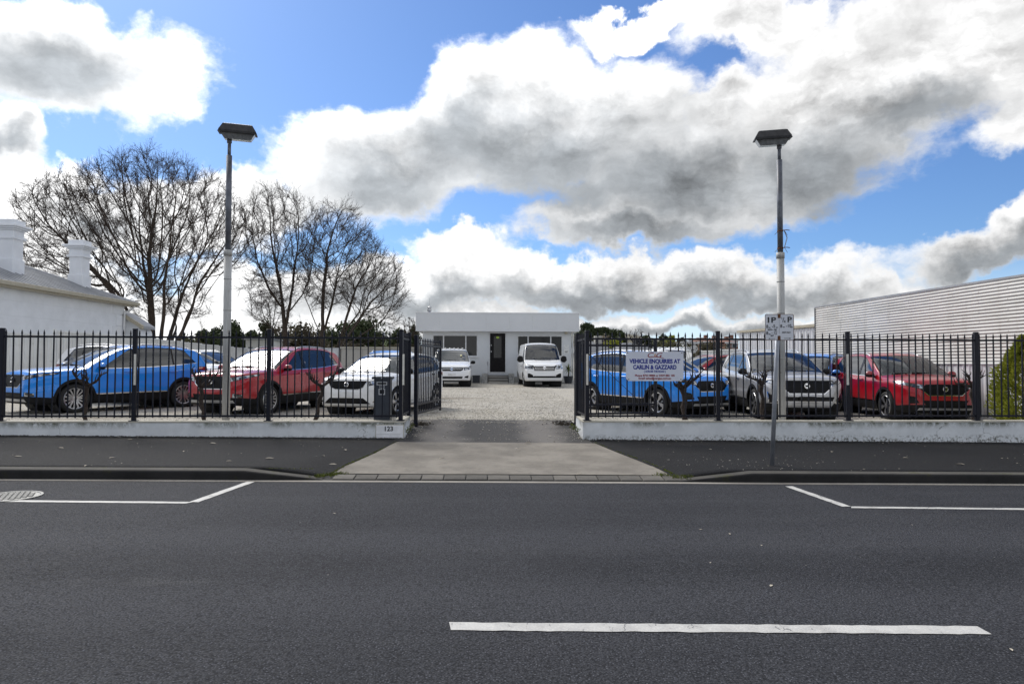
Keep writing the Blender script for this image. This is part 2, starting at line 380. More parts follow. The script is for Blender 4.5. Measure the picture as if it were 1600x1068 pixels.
simple('gloss_black', (.005, .005, .006), .2, spec=.3); simple('gap_black', (.004, .004, .004), .9)
simple('tyre_rubber', (.016, .016, .016), .8, 0, .25, 8, dirt=((.045, .04, .035), 6, .6))
simple('rim_alloy', (.50, .50, .51), .28, .85, .08); simple('rim_dark', (.02, .02, .021), .4, .6)
simple('trim_silver', (.42, .43, .45), .35, .7); simple('caliper_red', (.4, .01, .01), .4)
simple('seat_fabric', (.03, .03, .032), .9, 0, .2, 10); simple('interior', (.014, .014, .015), .9, spec=.1)
simple('plate_white', (.66, .67, .68), .5)
m, t, p, o = newmat('tail_red'); P(t, p, base=(.22, .006, .008), rough=.12, coat=1.0)
m, t, p, o = newmat('lamp_lens'); c = objc(t); nz = t.noise(t.vm('MULTIPLY', c, (1.2, 1.2, 2.2)), 6.5, 2, .4)
P(t, p, base=t.mix(t.mapr(nz, .46, .56), (.035, .038, .043), (.55, .58, .63)), rough=.12, metal=.45, coat=1.0)
m, t, p, o = newmat('grille_mesh'); c = objc(t); v = t.vor(c, 26, rnd=0.0)
P(t, p, base=t.mix(t.mapr(v, .20, .14), (.004, .004, .005), (.035, .035, .038)), rough=.45, spec=.2)
# window glass: clear tinted pane with a mirror coat that grows at glancing angles
def glass(name, tint, f0):
    m, t, p, o = newmat(name); t.n.remove(p)
    tr = t.node('ShaderNodeBsdfTransparent'); tr.inputs[0].default_value = (*tint, 1)
    gl = t.node('ShaderNodeBsdfGlossy'); gl.inputs[0].default_value = (.95, .97, 1, 1); gl.inputs['Roughness'].default_value = .02
    fr = t.node('ShaderNodeFresnel'); fr.inputs[0].default_value = f0
    ms = t.node('ShaderNodeMixShader'); t.l.new(fr.outputs[0], ms.inputs[0]); t.l.new(tr.outputs[0], ms.inputs[1]); t.l.new(gl.outputs[0], ms.inputs[2])
    t.l.new(ms.outputs[0], o.inputs[0])
glass('screen_glass', (.40, .43, .45), 1.95); glass('car_glass', (.20, .215, .225), 1.9); glass('car_glass_dark', (.14, .15, .16), 2.0)
M = MATS
# ------------------------------------------------------------------ mesh helpers
class MB:
    def __init__(s): s.v = []; s.f = []; s.mi = []
    def add(s, vs_, fs, mi=0):
        b = len(s.v); s.v += [tuple(q) for q in vs_]; s.f += [tuple(i + b for i in f) for f in fs]; s.mi += [mi] * len(fs); return s
    def box(s, x0, x1, y0, y1, z0, z1, mi=0):
        return s.add([(x0, y0, z0), (x1, y0, z0), (x1, y1, z0), (x0, y1, z0), (x0, y0, z1), (x1, y0, z1), (x1, y1, z1), (x0, y1, z1)],
                     [(0, 3, 2, 1), (4, 5, 6, 7), (0, 1, 5, 4), (1, 2, 6, 5), (2, 3, 7, 6), (3, 0, 4, 7)], mi)
    def cbox(s, x0, x1, y0, y1, z0, z1, b=.01, mi=0):
        """box with chamfered upright and top edges"""
        pts = [(x0 + b, y0), (x1 - b, y0), (x1, y0 + b), (x1, y1 - b), (x1 - b, y1), (x0 + b, y1), (x0, y1 - b), (x0, y0 + b)]
        cx, cy = (x0 + x1) / 2, (y0 + y1) / 2
        ins = [(x + (b if x < cx else -b), y + (b if y < cy else -b)) for x, y in pts]
        vs_ = [(x, y, z0) for x, y in pts] + [(x, y, z1 - b) for x, y in pts] + [(x, y, z1) for x, y in ins]
        n = 8; fs = [tuple(range(n - 1, -1, -1)), tuple(range(2 * n, 3 * n))]
        for k in (0, 1):
            for i in range(n): j = (i + 1) % n; fs.append((k * n + i, k * n + j, (k + 1) * n + j, (k + 1) * n + i))
        return s.add(vs_, fs, mi)
    def prism(s, pts, z0, z1, mi=0):
        n = len(pts)
        f0 = z0 if callable(z0) else (lambda x, y: z0); f1 = z1 if callable(z1) else (lambda x, y: z1)
        vs_ = [(x, y, f0(x, y)) for x, y in pts] + [(x, y, f1(x, y)) for x, y in pts]
        return s.add(vs_, [tuple(range(n - 1, -1, -1)), tuple(range(n, 2 * n))] + [(i, (i + 1) % n, n + (i + 1) % n, n + i) for i in range(n)], mi)
    def prism_y(s, pts, y0, y1, mi=0):
        """outline in x,z pushed along y"""
        n = len(pts); vs_ = [(x, y0, z) for x, z in pts] + [(x, y1, z) for x, z in pts]
        return s.add(vs_, [tuple(range(n)), tuple(range(2 * n - 1, n - 1, -1))] + [(i, n + i, n + (i + 1) % n, (i + 1) % n) for i in range(n)], mi)
    def prism_x(s, pts, x0, x1, mi=0):
        n = len(pts); vs_ = [(x0, y, z) for y, z in pts] + [(x1, y, z) for y, z in pts]
        return s.add(vs_, [tuple(range(n - 1, -1, -1)), tuple(range(n, 2 * n))] + [(i, (i + 1) % n, n + (i + 1) % n, n + i) for i in range(n)], mi)
    def tube(s, path, rad, n=8, caps=True, mi=0):
        path = [Vector(q) for q in path]; k = len(path)
        rad = rad if isinstance(rad, (list, tuple)) else [rad] * k
        b = len(s.v); ref = None
        for i, q in enumerate(path):
            d = (path[min(i + 1, k - 1)] - path[max(i - 1, 0)]).normalized()
            if ref is None or abs(ref.dot(d)) > .98: ref = Vector((0, 0, 1)) if abs(d.z) < .9 else Vector((1, 0, 0))
            u = (ref - d * ref.dot(d)).normalized(); w = d.cross(u); ref = u
            for j in range(n):
                a = 2 * math.pi * j / n; s.v.append(tuple(q + (u * math.cos(a) + w * math.sin(a)) * rad[i]))
        for i in range(k - 1):
            for j in range(n):
                j2 = (j + 1) % n; s.f.append((b + i * n + j, b + i * n + j2, b + (i + 1) * n + j2, b + (i + 1) * n + j)); s.mi.append(mi)
        if caps:
            s.f.append(tuple(b + j for j in range(n - 1, -1, -1))); s.f.append(tuple(b + (k - 1) * n + j for j in range(n))); s.mi += [mi, mi]
        return s
    def lathe(s, prof, n=16, cx=0, cy=0, axis='z', mi=0):
        b = len(s.v)
        for r, h in prof:
            for j in range(n):
                a = 2 * math.pi * j / n; c, d = r * math.cos(a), r * math.sin(a)
                s.v.append((cx + c, cy + d, h) if axis == 'z' else (cx + c, h, cy + d))
        for i in range(len(prof) - 1):
            for j in range(n):
                j2 = (j + 1) % n; q = (b + i * n + j, b + i * n + j2, b + (i + 1) * n + j2, b + (i + 1) * n + j)
                s.f.append(q if axis == 'z' else q[::-1]); s.mi.append(mi)
        return s
    def mesh(s, name, mats, smooth=False):
        me = bpy.data.meshes.new(name); me.from_pydata(s.v, [], s.f); 
        for mm in (mats if isinstance(mats, (list, tuple)) else [mats]): me.materials.append(M[mm] if isinstance(mm, str) else mm)
        me.polygons.foreach_set('material_index', s.mi)
        if smooth: me.polygons.foreach_set('use_smooth', [True] * len(s.f))
        me.update(); return me
    def build(s, name, mats, parent=None, smooth=False, loc=None, angle=None):
        return link(name, s.mesh(name, mats, smooth), parent, loc)
def link(name, me, parent=None, loc=None, rz=0):
    o = bpy.data.objects.new(name, me); COL.objects.link(o)
    if parent is not None: o.parent = parent
    if loc is not None: o.location = loc
    if rz: o.rotation_euler.z = rz
    return o
def tag(o, label=None, cat=None, group=None, kind=None):
    if label: o['label'] = label
    if cat: o['category'] = cat
    if group: o['group'] = group
    if kind: o['kind'] = kind
    return o
def empty(name, loc=(0, 0, 0), rz=0, label=None, cat=None, group=None):
    o = bpy.data.objects.new(name, None); COL.objects.link(o); o.location = loc; o.rotation_euler.z = rz; o.empty_display_size = .2
    return tag(o, label, cat, group)
def struct(name, mb, mats, smooth=False, parent=None, loc=None):
    return tag(mb.build(name, mats, parent, smooth, loc), kind='structure')
def copy_tree(o, parent=None):
    c = o.copy(); COL.objects.link(c)
    if parent is not None: c.parent = parent
    for ch in o.children: copy_tree(ch, c)
    return c
def text_mesh(body, size, depth=.001, mat='ink_black', align='CENTER', xs=1.0, bold=0.0, name='lettering', spacing=1.0, shear=0.0):
    """lettering as a mesh in the x,z plane, facing -y"""
    cu = bpy.data.curves.new(name, 'FONT'); cu.body = body; cu.size = size; cu.align_x = align; cu.align_y = 'CENTER'
    cu.extrude = depth; cu.offset = bold; cu.resolution_u = 3; cu.space_character = spacing; cu.shear = shear
    ob = bpy.data.objects.new(name, cu); COL.objects.link(ob)
    dg = bpy.context.evaluated_depsgraph_get(); me = bpy.data.meshes.new_from_object(ob.evaluated_get(dg))
    bpy.data.objects.remove(ob); bpy.data.curves.remove(cu)
    for v in me.vertices: v.co = (v.co.x * xs, -v.co.z, v.co.y)
    me.materials.clear(); me.materials.append(M[mat]); me.name = name
    return me
def noise2(x, y, s=0):
    return math.sin(x * 1.7 + s) * .5 + math.sin(y * 2.3 + x * .7 + s * 2) * .3 + math.sin(x * 4.1 - y * 3.3 + s) * .2
# ------------------------------------------------------------------ ground, road, footpath, driveway
SL = -0.0085                                   # the street falls gently to the right
LOT = 0.30; WALLY = 12.30; WTOP = 0.45
def zs(x, z0=0.0): return z0 + SL * x
def lotf(x, y): return .25 - .0075 * x + .0025 * (y - 16)     # the yard falls with the street and rises gently to the office
def gpl(px, py):
    """photo point -> point on the yard surface"""
    Y = 16.0
    for _ in range(4): q = gp(px, py, .25 + .0025 * (Y - 16), -.0075); Y = q.y
    return q
rg = random.Random(3)

def sheet(name, xs, ys, fz, mat_, smooth=True):
    mb = MB(); n = len(xs)
    mb.v = [(x, y, fz(x, y)) for y in ys for x in xs]
    mb.f = [(j * n + i, j * n + i + 1, (j + 1) * n + i + 1, (j + 1) * n + i) for j in range(len(ys) - 1) for i in range(n - 1)]
    mb.mi = [0] * len(mb.f)
    return struct(name, mb, mat_, smooth)
def terr(x, y):
    d = max(0.0, y - 52)
    h = -0.9 + min(1.0, d / 10) * 1.0
    h += 14.0 * math.exp(-((x - 52) / 60) ** 2 - ((y - 300) / 90) ** 2) + 7.0 * math.exp(-((x + 60) / 90) ** 2 - ((y - 330) / 90) ** 2)
    return h
sheet('terrain', list(np.linspace(-1500, 1500, 61)) , [-600, -200, -60, -12] + list(np.linspace(0, 60, 13)) + list(np.linspace(75, 600, 36)) + [800, 1200, 2000], terr, 'earth')
sheet('road', np.linspace(-60, 60, 25), np.linspace(-11, 8.56, 12), lambda x, y: zs(x), 'road_asphalt')
struct('gutter_lip', MB().prism([(-60, 8.56), (60, 8.56), (60, 8.665), (-60, 8.665)], lambda x, y: zs(x) - .2, lambda x, y: zs(x) + .006), 'lip_concrete')

# kerbs, with rounded tops and ends that run down into the crossing
def kerb(name, x0, x1, endx):
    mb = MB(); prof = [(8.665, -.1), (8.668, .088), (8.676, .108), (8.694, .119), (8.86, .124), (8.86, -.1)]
    n = 40; xs = list(np.linspace(x0, x1, n)); k = len(prof)
    for x in xs:
        e = abs(x - endx); dip = 1.0 if e > .75 else .12 + .88 * (e / .75) ** .8
        jog = .004 * math.sin(x * 5.3) + .003 * math.sin(x * 11)
        mb.v += [(x, y + (jog if i < 4 else 0), zs(x) + (z * dip if z > 0 else z)) for i, (y, z) in enumerate(prof)]
    mb.f = [(i * k + j, (i + 1) * k + j, (i + 1) * k + (j + 1) % k, i * k + (j + 1) % k) for i in range(n - 1) for j in range(k)] + [tuple(range(k)), tuple(range(n * k - 1, n * k - k - 1, -1))]
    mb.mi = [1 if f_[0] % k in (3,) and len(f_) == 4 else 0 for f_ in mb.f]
    return struct(name, mb, ['kerb_shade_dirt', 'kerb_top'])
XL, XR = -2.06, 2.46
kerb('kerb', -40, XL, XL); kerb('kerb', XR, 40, XR)

# bitumen footpath each side of the crossing: height eases from kerb to wall
def fp(x, y): return zs(x, .120 + .012 * (y - 8.86) / 3.4)
def edgeL(y): s = (y - 8.86) / (WALLY - 8.86); return -1.98 + .40 * s + .14 * s * s - .02 * math.sin(s * 9)
def edgeR(y): s = (y - 8.86) / (WALLY - 8.86); return 2.42 - .44 * s - .23 * s * s + .02 * math.sin(s * 8)
def apz(y): return .042 + .078 * min(1, max(0, (y - 8.98) / 2.87)) ** .9
def path(name, side):
    mb = MB(); ys = np.concatenate([[8.859], np.linspace(8.86, WALLY, 16)]); xs = np.concatenate([[-.001, 0, .04, .1, .2, .3, .42, .55, .7, .85], np.linspace(1.05, 40, 40)])
    n = len(xs); ex = XL if side < 0 else XR
    for jy, y in enumerate(ys):
        for iu, u in enumerate(xs):
            x = (edgeL(y) - u) if side < 0 else (edgeR(y) + u)
            z = fp(x, y); k = max(0, 1 - max(u, 0) / .6); k = k * k * (3 - 2 * k); z = z * (1 - k) + (zs(x, apz(y)) + .003) * k
            e = abs(x - ex); dk = 1.0 if e > .75 else .12 + .88 * (e / .75) ** .8
            if (x - ex) * side < 0: dk = .12
            kz = zs(x, .124 * dk) - .002; w_ = max(0, 1 - (y - 8.86) / .8); z = z * (1 - w_) + min(z, kz) * w_
            mb.v.append((x, y, z + .003 * noise2(x * .9, y * .8) * (u > .5) - (.12 if jy == 0 or iu == 0 else 0)))
    for j in range(len(ys) - 1):
        for i in range(n - 1):
            q = (j * n + i, j * n + i + 1, (j + 1) * n + i + 1, (j + 1) * n + i); mb.f.append(q if side > 0 else q[::-1])
    mb.mi = [0] * len(mb.f)
    return struct(name, mb, 'path_asphalt', True)
path('footpath', -1); path('footpath', 1)

# concrete crossing, then the steeper dark ramp up to the yard
mb = MB(); ys = np.linspace(8.98, 11.85, 14); n = 15
for y in ys:
    for i in range(n):
        u = i / (n - 1); x = edgeL(y) - .015 + (edgeR(y) + .03 - edgeL(y)) * u
        s = (y - 8.98) / (11.85 - 8.98); mb.v.append((x, y, zs(x, .042 + .078 * s ** .9) + .002 * noise2(x, y)))
mb.f = [(j * n + i, j * n + i + 1, (j + 1) * n + i + 1, (j + 1) * n + i) for j in range(13) for i in range(n - 1)]; mb.mi = [0] * len(mb.f)
struct('driveway_crossing', mb, 'apron_concrete', True)
mb = MB(); ys = np.linspace(11.85, 14.92, 14)
for y in ys:
    for i in range(n):
        u = i / (n - 1); x = -1.62 + 3.46 * u; s = (y - 11.85) / 3.07; e = s * s * (3 - 2 * s) * .45 + s * .55
        mb.v.append((x, y, zs(x, .120) * (1 - e) + (lotf(x, y) + .006) * e + .003 * noise2(x * 3, y * 3)))
mb.f = [(j * n + i, j * n + i + 1, (j + 1) * n + i + 1, (j + 1) * n + i) for j in range(13) for i in range(n - 1)]; mb.mi = [0] * len(mb.f)
struct('driveway_ramp', mb, 'ramp', True)
# gutter across the crossing: dark strip and a row of pavers
struct('gutter_channel', MB().prism([(XL, 8.665), (XR, 8.665), (XR, 8.985), (XL, 8.985)], lambda x, y: zs(x) - .15, lambda x, y: zs(x) + (.004 if y < 8.8 else .036)), 'trail_dark')
gut = bpy.data.objects['gutter_channel']
xx = XL + .12; k = 0
while xx < XR - .14:
    w = .268 + rg.uniform(-.008, .008); tilt = rg.uniform(-.003, .003)
    q = MB().cbox(-w / 2, w / 2, -.11, .11, -.04, .012, .006); o = q.build('paver', 'paver', gut)
    o.location = (xx + w / 2, 8.80, zs(xx) + .020 + rg.uniform(-.002, .003)); o.rotation_euler = (.10 + tilt, .0085 + tilt, rg.uniform(-.012, .012))
    xx += w + .012
# yard surface
LXL, LXR = -22.0, 11.6
mb = MB(); xs = np.linspace(LXL, LXR, 66); ys = np.linspace(14.91, 47, 68)
def lz(x, y): return lotf(x, y) + .012 * noise2(x * .8, y * .7) + .008 * noise2(x * 2.7, y * 2.1, 1)
o = sheet('gravel_yard', xs, ys, lz, 'gravel')
for a, b in ((LXL, -1.62), (1.84, LXR)):
    xs = np.linspace(a, b, 50); sheet('gravel_yard', xs, np.linspace(12.46, 14.94, 7), lambda x, y: lz(x, y) - .003 * (y > 14.9) + .03 * max(0, 12.9 - y), 'gravel')
# loose stones that lie proud of the yard surface
sv = []; sf = []
nr = np.random.RandomState(5)
ico = [(0, 0, 1), (.9, 0, .3), (.28, .86, .3), (-.73, .53, .3), (-.73, -.53, .3), (.28, -.86, .3), (0, 0, -.6)]
icf = [(0, 1, 2), (0, 2, 3), (0, 3, 4), (0, 4, 5), (0, 5, 1), (6, 2, 1), (6, 3, 2), (6, 4, 3), (6, 5, 4), (6, 1, 5)]
mb = MB(); icov = np.array(ico)
def stones(n, fx, fy, r0, r1, zf):
    for i in range(n):
        x, y = fx(), fy(); r = r0 + (r1 - r0) * nr.rand() ** 2; a = nr.rand() * 6.28; c, s = math.cos(a), math.sin(a)
        q = icov * (r * (1 + .5 * nr.rand()), r * (.7 + .3 * nr.rand()), r * .65)
        mb.add([(x + c * u - s * v, y + s * u + c * v, zf(x, y) + w + r * .15) for u, v, w in q], icf)
stones(9000, lambda: nr.uniform(-11, 10.5), lambda: 14.2 + 5 * nr.rand() ** 1.5, .006, .020, lz)
stones(14000, lambda: nr.uniform(-2.2, 2.8), lambda: 14.88 + 19 * nr.rand() ** 1.9, .005, .019, lz)
tag(mb.build('gravel', 'pebble'), 'pale loose gravel scattered over the car yard', kind='stuff')
mb = MB()
stones(420, lambda: nr.uniform(-1.6, 1.8), lambda: 14.95 - 3.0 * nr.rand() ** 2, .006, .018, lambda x, y: zs(x, .12) + (lotf(x, y) - zs(x, .12)) * max(0, (y - 11.85) / 3.07) + .006)
stones(260, lambda: nr.uniform(-9, 9), lambda: 12.28 - .25 * nr.rand() ** 2, .004, .012, fp)
stones(70, lambda: nr.uniform(2.6, 5), lambda: nr.uniform(8.9, 10), .004, .011, fp)
for sx in (-1, 1):
    stones(90, lambda: (-1.5 if sx < 0 else 1.72) + sx * -.25 * nr.rand() ** 2, lambda: nr.uniform(12.3, 13.6), .005, .014, lambda x, y: zs(x, .12) + (lotf(x, y) - zs(x, .12)) * max(0, (y - 11.85) / 3.07) + .008)
tag(mb.build('pebble_spill', 'pebble'), 'pale pebbles spilled on the ramp and footpath edges', kind='stuff')

# pale fallen leaves and scraps
mb = MB()
LP = [(203, 687), (332, 693), (287, 705), (175, 715), (134, 727), (421, 716), (28, 713), (539, 703), (440, 650 + 30), (95, 700), (358, 720), (520, 725), (505, 712), (1300, 706), (1110, 702), (1415, 715), (1500, 725), (640 + 265, 770 - 30), (690, 716), (808, 701), (825, 692)]
def leaf(x, y, z, s):
    a = rg.uniform(0, 6.3); c, d = math.cos(a), math.sin(a)
    pts = [(-1, 0, .1), (-.4, .38, .35), (.4, .34, .3), (1, 0, .05), (.4, -.34, .22), (-.4, -.38, .3)]
    mb.add([(x + s * (c * u - d * v), y + s * (d * u + c * v), z + s * w * .6 + .003) for u, v, w in pts], [(0, 1, 2, 3), (0, 3, 4, 5)])
for px, py in LP:
    q = gp(px, py, .125, SL); leaf(q.x, q.y, fp(q.x, q.y), rg.uniform(.03, .065))
for i in range(120): x = rg.uniform(-9, 9); y = rg.uniform(8.95, 12.25); leaf(x, y, fp(x, y) if (x < edgeL(y) or x > edgeR(y)) else zs(x, .125), rg.uniform(.008, .02))
for px, py in [(522, 802), (1095, 827), (1140, 834), (1425, 820), (1205, 915), (1580, 1015), (1110, 879), (1190, 852)]:
    q = gp(px, py, .0, SL); leaf(q.x, q.y, q.z, rg.uniform(.012, .028))
tag(mb.build('leaf_scraps', 'dry_leaf'), 'pale dry leaves dropped on the footpath and road', kind='stuff')
# moss and weeds along joints
mb = MB()
def tuft(x, y, z, r, h, n):
    for _ in range(n):
        a = rg.uniform(0, 6.3); rr = r * rg.random() ** .5; px, py = x + rr * math.cos(a), y + rr * math.sin(a); b = rg.uniform(0, 6.3); w = rg.uniform(.004, .01); hh = h * rg.uniform(.4, 1)
        dx, dy = math.cos(b) * w, math.sin(b) * w; lx, ly = rg.uniform(-.6, .6) * hh, rg.uniform(-.6, .6) * hh
        mb.add([(px - dx, py - dy, z), (px + dx, py + dy, z), (px + lx, py + ly, z + hh)], [(0, 1, 2)])
for _ in range(420):
    x = rg.uniform(-9, XL - .1); tuft(x, 8.872, fp(x, 8.87) - .004, .012, .012, 3)
for _ in range(120):
    y = rg.uniform(8.9, 12.2); s = (12.3 - y) / 3.4
    if rg.random() < .25 + .75 * s: tuft(edgeL(y) - .01, y, zs(0, .06 + .07 * (1 - s)) + .01, .02, .022, 5)
for _ in range(60):
    y = 8.9 + 3 * rg.random() ** 2; s = (12.3 - y) / 3.4; tuft(edgeR(y) + .01, y, zs(2, .06 + .07 * (1 - s)) + .008, .02, .022, 4)
for cx, cy in ((-2.08, 8.80), (-2.0, 8.9), (-1.92, 8.98), (2.47, 8.82), (2.40, 8.95), (2.30, 9.0), (2.62, 8.88)):
    for _ in range(26): tuft(cx + rg.gauss(0, .06), cy + rg.gauss(0, .04), zs(cx, .03), .02, .045, 4)
for sx, x0 in ((-1, -1.47), (1, 1.70)):
    for _ in range(50): tuft(x0 - sx * abs(rg.gauss(0, .03)) , rg.uniform(12.3, 13.6), .2 + .1 * rg.random(), .02, .03, 4)
tag(mb.build('moss', 'moss'), 'yellow green moss and weeds in the kerb joints', kind='stuff')
mb = MB()
for _ in range(900):
    sx = rg.choice((-1, 1)); x = rg.uniform(-9, -1.5) if sx < 0 else rg.uniform(1.75, 9.6); tuft(x, WALLY - .012 - abs(rg.gauss(0, .012)), fp(x, 12.2) - .002, .012, .022, 3)
for _ in range(240):
    x = rg.uniform(-11.5, -8.2); y = rg.uniform(19, 23.5); tuft(x - 3, y, lotf(x - 3, y), .2, .05, 5)
for sx, x0 in ((-1, -1.35), (1, 1.62)):
    for _ in range(120): tuft(x0 + rg.gauss(0, .12), 13.75 + abs(rg.gauss(0, .4)), .235, .02, .05, 4)
tag(mb.build('weed_litter', 'leaf_litter'), 'dark dead weeds and litter along the wall foot', kind='stuff')

# painted lines on the road
road = bpy.data.objects['road']
def stripe(name, a, b, w, mat_='road_paint', ends=(0, 0), wob=.004):
    a, b = Vector(a), Vector(b); d = (b - a); d.z = 0; L = d.length; d.normalize(); nrm = Vector((-d.y, d.x, 0)); k = max(2, int(L / .06)); mb = MB()
    for i in range(k + 1):
        s = i / k; e0 = ends[0] * 1.0; q0 = a + d * (L * s); 
        for sg in (-1, 1):
            q = q0 + nrm * (sg * w / 2 + rg.uniform(-wob, wob))
            if i == 0: q = q + d * (ends[0] * sg)
            if i == k: q = q + d * (ends[1] * sg)
            mb.v.append((q.x, q.y, zs(q.x) + .004))
    mb.f = [(2 * i, 2 * i + 2, 2 * i + 3, 2 * i + 1) for i in range(k)]; mb.mi = [0] * k
    return tag(mb.build(name, mat_, road), kind='structure')
P0, P1, P2 = gp(-700, 776, 0, SL), gp(296, 785.2, 0, SL), gp(392, 752.5, 0, SL)
stripe('road_marking', P0, P1, .085, ends=(0, .02)); stripe('road_marking', P1 + Vector((.03, .035, 0)), P2, .10)
P0, P1, P2 = gp(1232, 759.5, 0, SL), gp(1330, 792.3, 0, SL), gp(2300, 803, 0, SL)
stripe('road_marking', P0, P1 + Vector((-.03, .035, 0)), .10); stripe('road_marking', P1, P2, .085, ends=(.02, 0))
stripe('road_marking', gp(703, 978.5, 0, SL), gp(1538, 984.5, 0, SL), .118, ends=(-.01, .0), wob=.006)
# cast cover beside the parking line
c0 = gp(14, 775.5, 0, SL)
mc = empty('manhole_cover', (c0.x, c0.y, c0.z - .004), 0, 'round pale cast metal cover in the road by the white parking line', 'manhole cover')
mb = MB().lathe([(.31, .002), (.31, .012), (.285, .012), (.28, .006), (.0, .006)], 40); mb.build('frame', 'cover_metal', mc)
mb = MB()
for i in range(-5, 6):
    for j in range(-5, 6):
        x, y = i * .056 + (.028 if j % 2 else 0), j * .056
        if x * x + y * y < .25 ** 2: mb.box(x - .021, x + .021, y - .016, y + .016, .006, .014)
tag(mb.build('tread_stud', 'cover_metal', mc), kind='stuff')

# ------------------------------------------------------------------ retaining walls
def wall(x0, x1, yret, cornerx, label):
    """low wall along the street with a short return up the driveway"""
    root = empty('retaining_wall', (0, 0, WTOP), 0, label, 'wall', 'low painted walls either side of the driveway')
    bz = lambda x, y: zs(x, .02) - WTOP
    body = MB(); cop = MB(); T = .2; s = 1 if cornerx == x1 else -1
    body.prism([(x0, WALLY), (x1, WALLY), (x1, WALLY + T), (x0, WALLY + T)], bz, -.028)
    xi = cornerx - s * T
    a, b = sorted((cornerx, xi)); off = .09 * -s
    body.prism([(a, WALLY + T), (b, WALLY + T), (b + off * .5, yret), (a + off * .5, yret)], bz, -.028)
    e = .007
    cop.prism([(x0, WALLY - e), (x1 + e, WALLY - e), (x1 + e, WALLY + T), (x0, WALLY + T)] if s > 0 else [(x0 - e, WALLY - e), (x1, WALLY - e), (x1, WALLY + T), (x0 - e, WALLY + T)], -.028, lambda x, y: -.002 if y < WALLY else 0.0)
    cop.prism([(a - e, WALLY + T), (b + e, WALLY + T), (b + e + off * .5, yret + e), (a - e + off * .5, yret + e)], -.028, 0)
    body.build('wall_body', 'wall_paint', root); cop.build('coping', 'coping_concrete', root)
    return root
WL = wall(-30, -1.47, 13.62, -1.47, 'long low white painted wall under the fence on the letterbox side of the driveway')
WR = wall(1.735, 30, 13.62, 1.735, 'long low white painted wall under the fence carrying the blue lettered sign')

# number plaque let into the wall
a, b = aty(588, 664, WALLY), aty(630, 683.5, WALLY)
pl = empty('number_plaque', ((a.x + b.x) / 2, WALLY - .004, (a.z + b.z) / 2), 0, 'white rust stained plate with black number 123 on the low wall', 'house number')
w, h = (b.x - a.x) / 2, (a.z - b.z) / 2
MB().box(-w, w, -.012, 0, -h, h).build('plate', 'plaque_white', pl)
MB().box(-w - .012, w + .012, -.005, -.001, -h - .0, h + .012).build('surround', 'coping_concrete', pl)
link('lettering', text_mesh('123', .115, .0015, 'ink_black', bold=.003), pl, (-.02, -.0135, h * .42))
for x0, x1 in ((-w + .01, -.01), (.005, w - .05)): MB().box(x0, x1, -.017, -.012, -h + .02, -.012).build('lower_plate', 'plaque_white', pl)
mb = MB().box(-w + .01, -.01, -.0185, -.017, -h * .42, -h * .40).box(.005, w - .05, -.0185, -.017, -h * .46, -h * .44); mb.build('scored_line', 'ink_black', pl)

# ------------------------------------------------------------------ steel picket fences
def picket_mesh(z0, z1, r=.0095):
    mb = MB(); mb.box(-r, r, -r, r, z0, z1 - .125)
    b = len(mb.v); prof = [(r * 1.05, z1 - .128), (r * 1.9, z1 - .118), (r * 1.9, z1 - .108), (r * .9, z1 - .098), (r * 1.75, z1 - .078), (r * 1.2, z1 - .04), (.0015, z1)]
    mb.lathe(prof, 6)
    return mb.mesh('picket', 'fence_black')
def post_mesh(z0, z1, r=.034):
    mb = MB().cbox(-r, r, -r, r, z0, z1, .006).cbox(-r - .004, r + .004, -r - .004, r + .004, z1, z1 + .022, .008)
    mb.box(-.065, .065, -.065, .065, z0, z0 + .010)
    return mb.mesh('post', 'fence_black')
FZ0, FZ1 = .535, 2.065
PICK = picket_mesh(FZ0 - .03 - WTOP, FZ1 - WTOP); POST = post_mesh(.0, FZ1 - WTOP + .0)
FY = WALLY + .075
def fence(posts, label, cat='fence', group=None):
    """posts: list of (x, y) along the run; 18 pickets to a full bay"""
    root = empty('picket_fence', (posts[0][0], posts[0][1], WTOP), 0, label, cat, group)
    ox, oy = posts[0]
    for (ax, ay), (bx, by) in zip(posts[:-1], posts[1:]):
        L = math.hypot(bx - ax, by - ay); ang = math.atan2(by - ay, bx - ax); n = max(2, round(L / .1335))
        for zz, hh in ((FZ0 - WTOP, .017), (1.935 - WTOP, .017)):
            o = MB().box(.034, L - .034, -.0125, .0125, zz - hh, zz + hh).build('rail', 'fence_black', root); o.location = (ax - ox, ay - oy, 0); o.rotation_euler.z = ang
        for i in range(n):
            s = (i + .5) / n; o = link('picket', PICK, root, (ax - ox + (bx - ax) * s, ay - oy + (by - ay) * s, rg.uniform(-.006, .006)), ang)
            o.rotation_euler.x = rg.gauss(0, .004); o.rotation_euler.y = rg.gauss(0, .004)
    for i, (x, y) in enumerate(posts):
        link('post', POST, root, (x - ox, y - oy, 0), math.atan2(posts[-1][1] - oy, posts[-1][0] - ox))
    return root
pxl = [aty(p, 600, FY).x for p in (2, 210, 420)] + [-1.55]
pxr = [1.825] + [aty(p, 600, FY).x for p in (1122, 1325, 1526)]
fence([(pxl[0] - 2.35, FY)] + [(x, FY) for x in pxl], 'black steel picket fence on the wall behind the letterbox side footpath', group='street picket fences')
fence([(x, FY) for x in pxr] + [(pxr[-1] + 2.42, FY)], 'black steel picket fence on the wall hung with the vehicle enquiries sign', group='street picket fences')
fence([(-1.55, FY + .07), (-1.53, 13.52)], 'short black picket fence return above the wall end beside the letterbox', group='fence returns at the driveway')
fence([(1.825, FY + .07), (1.80, 13.52)], 'short black picket fence return at the driveway beside the blue car', group='fence returns at the driveway')
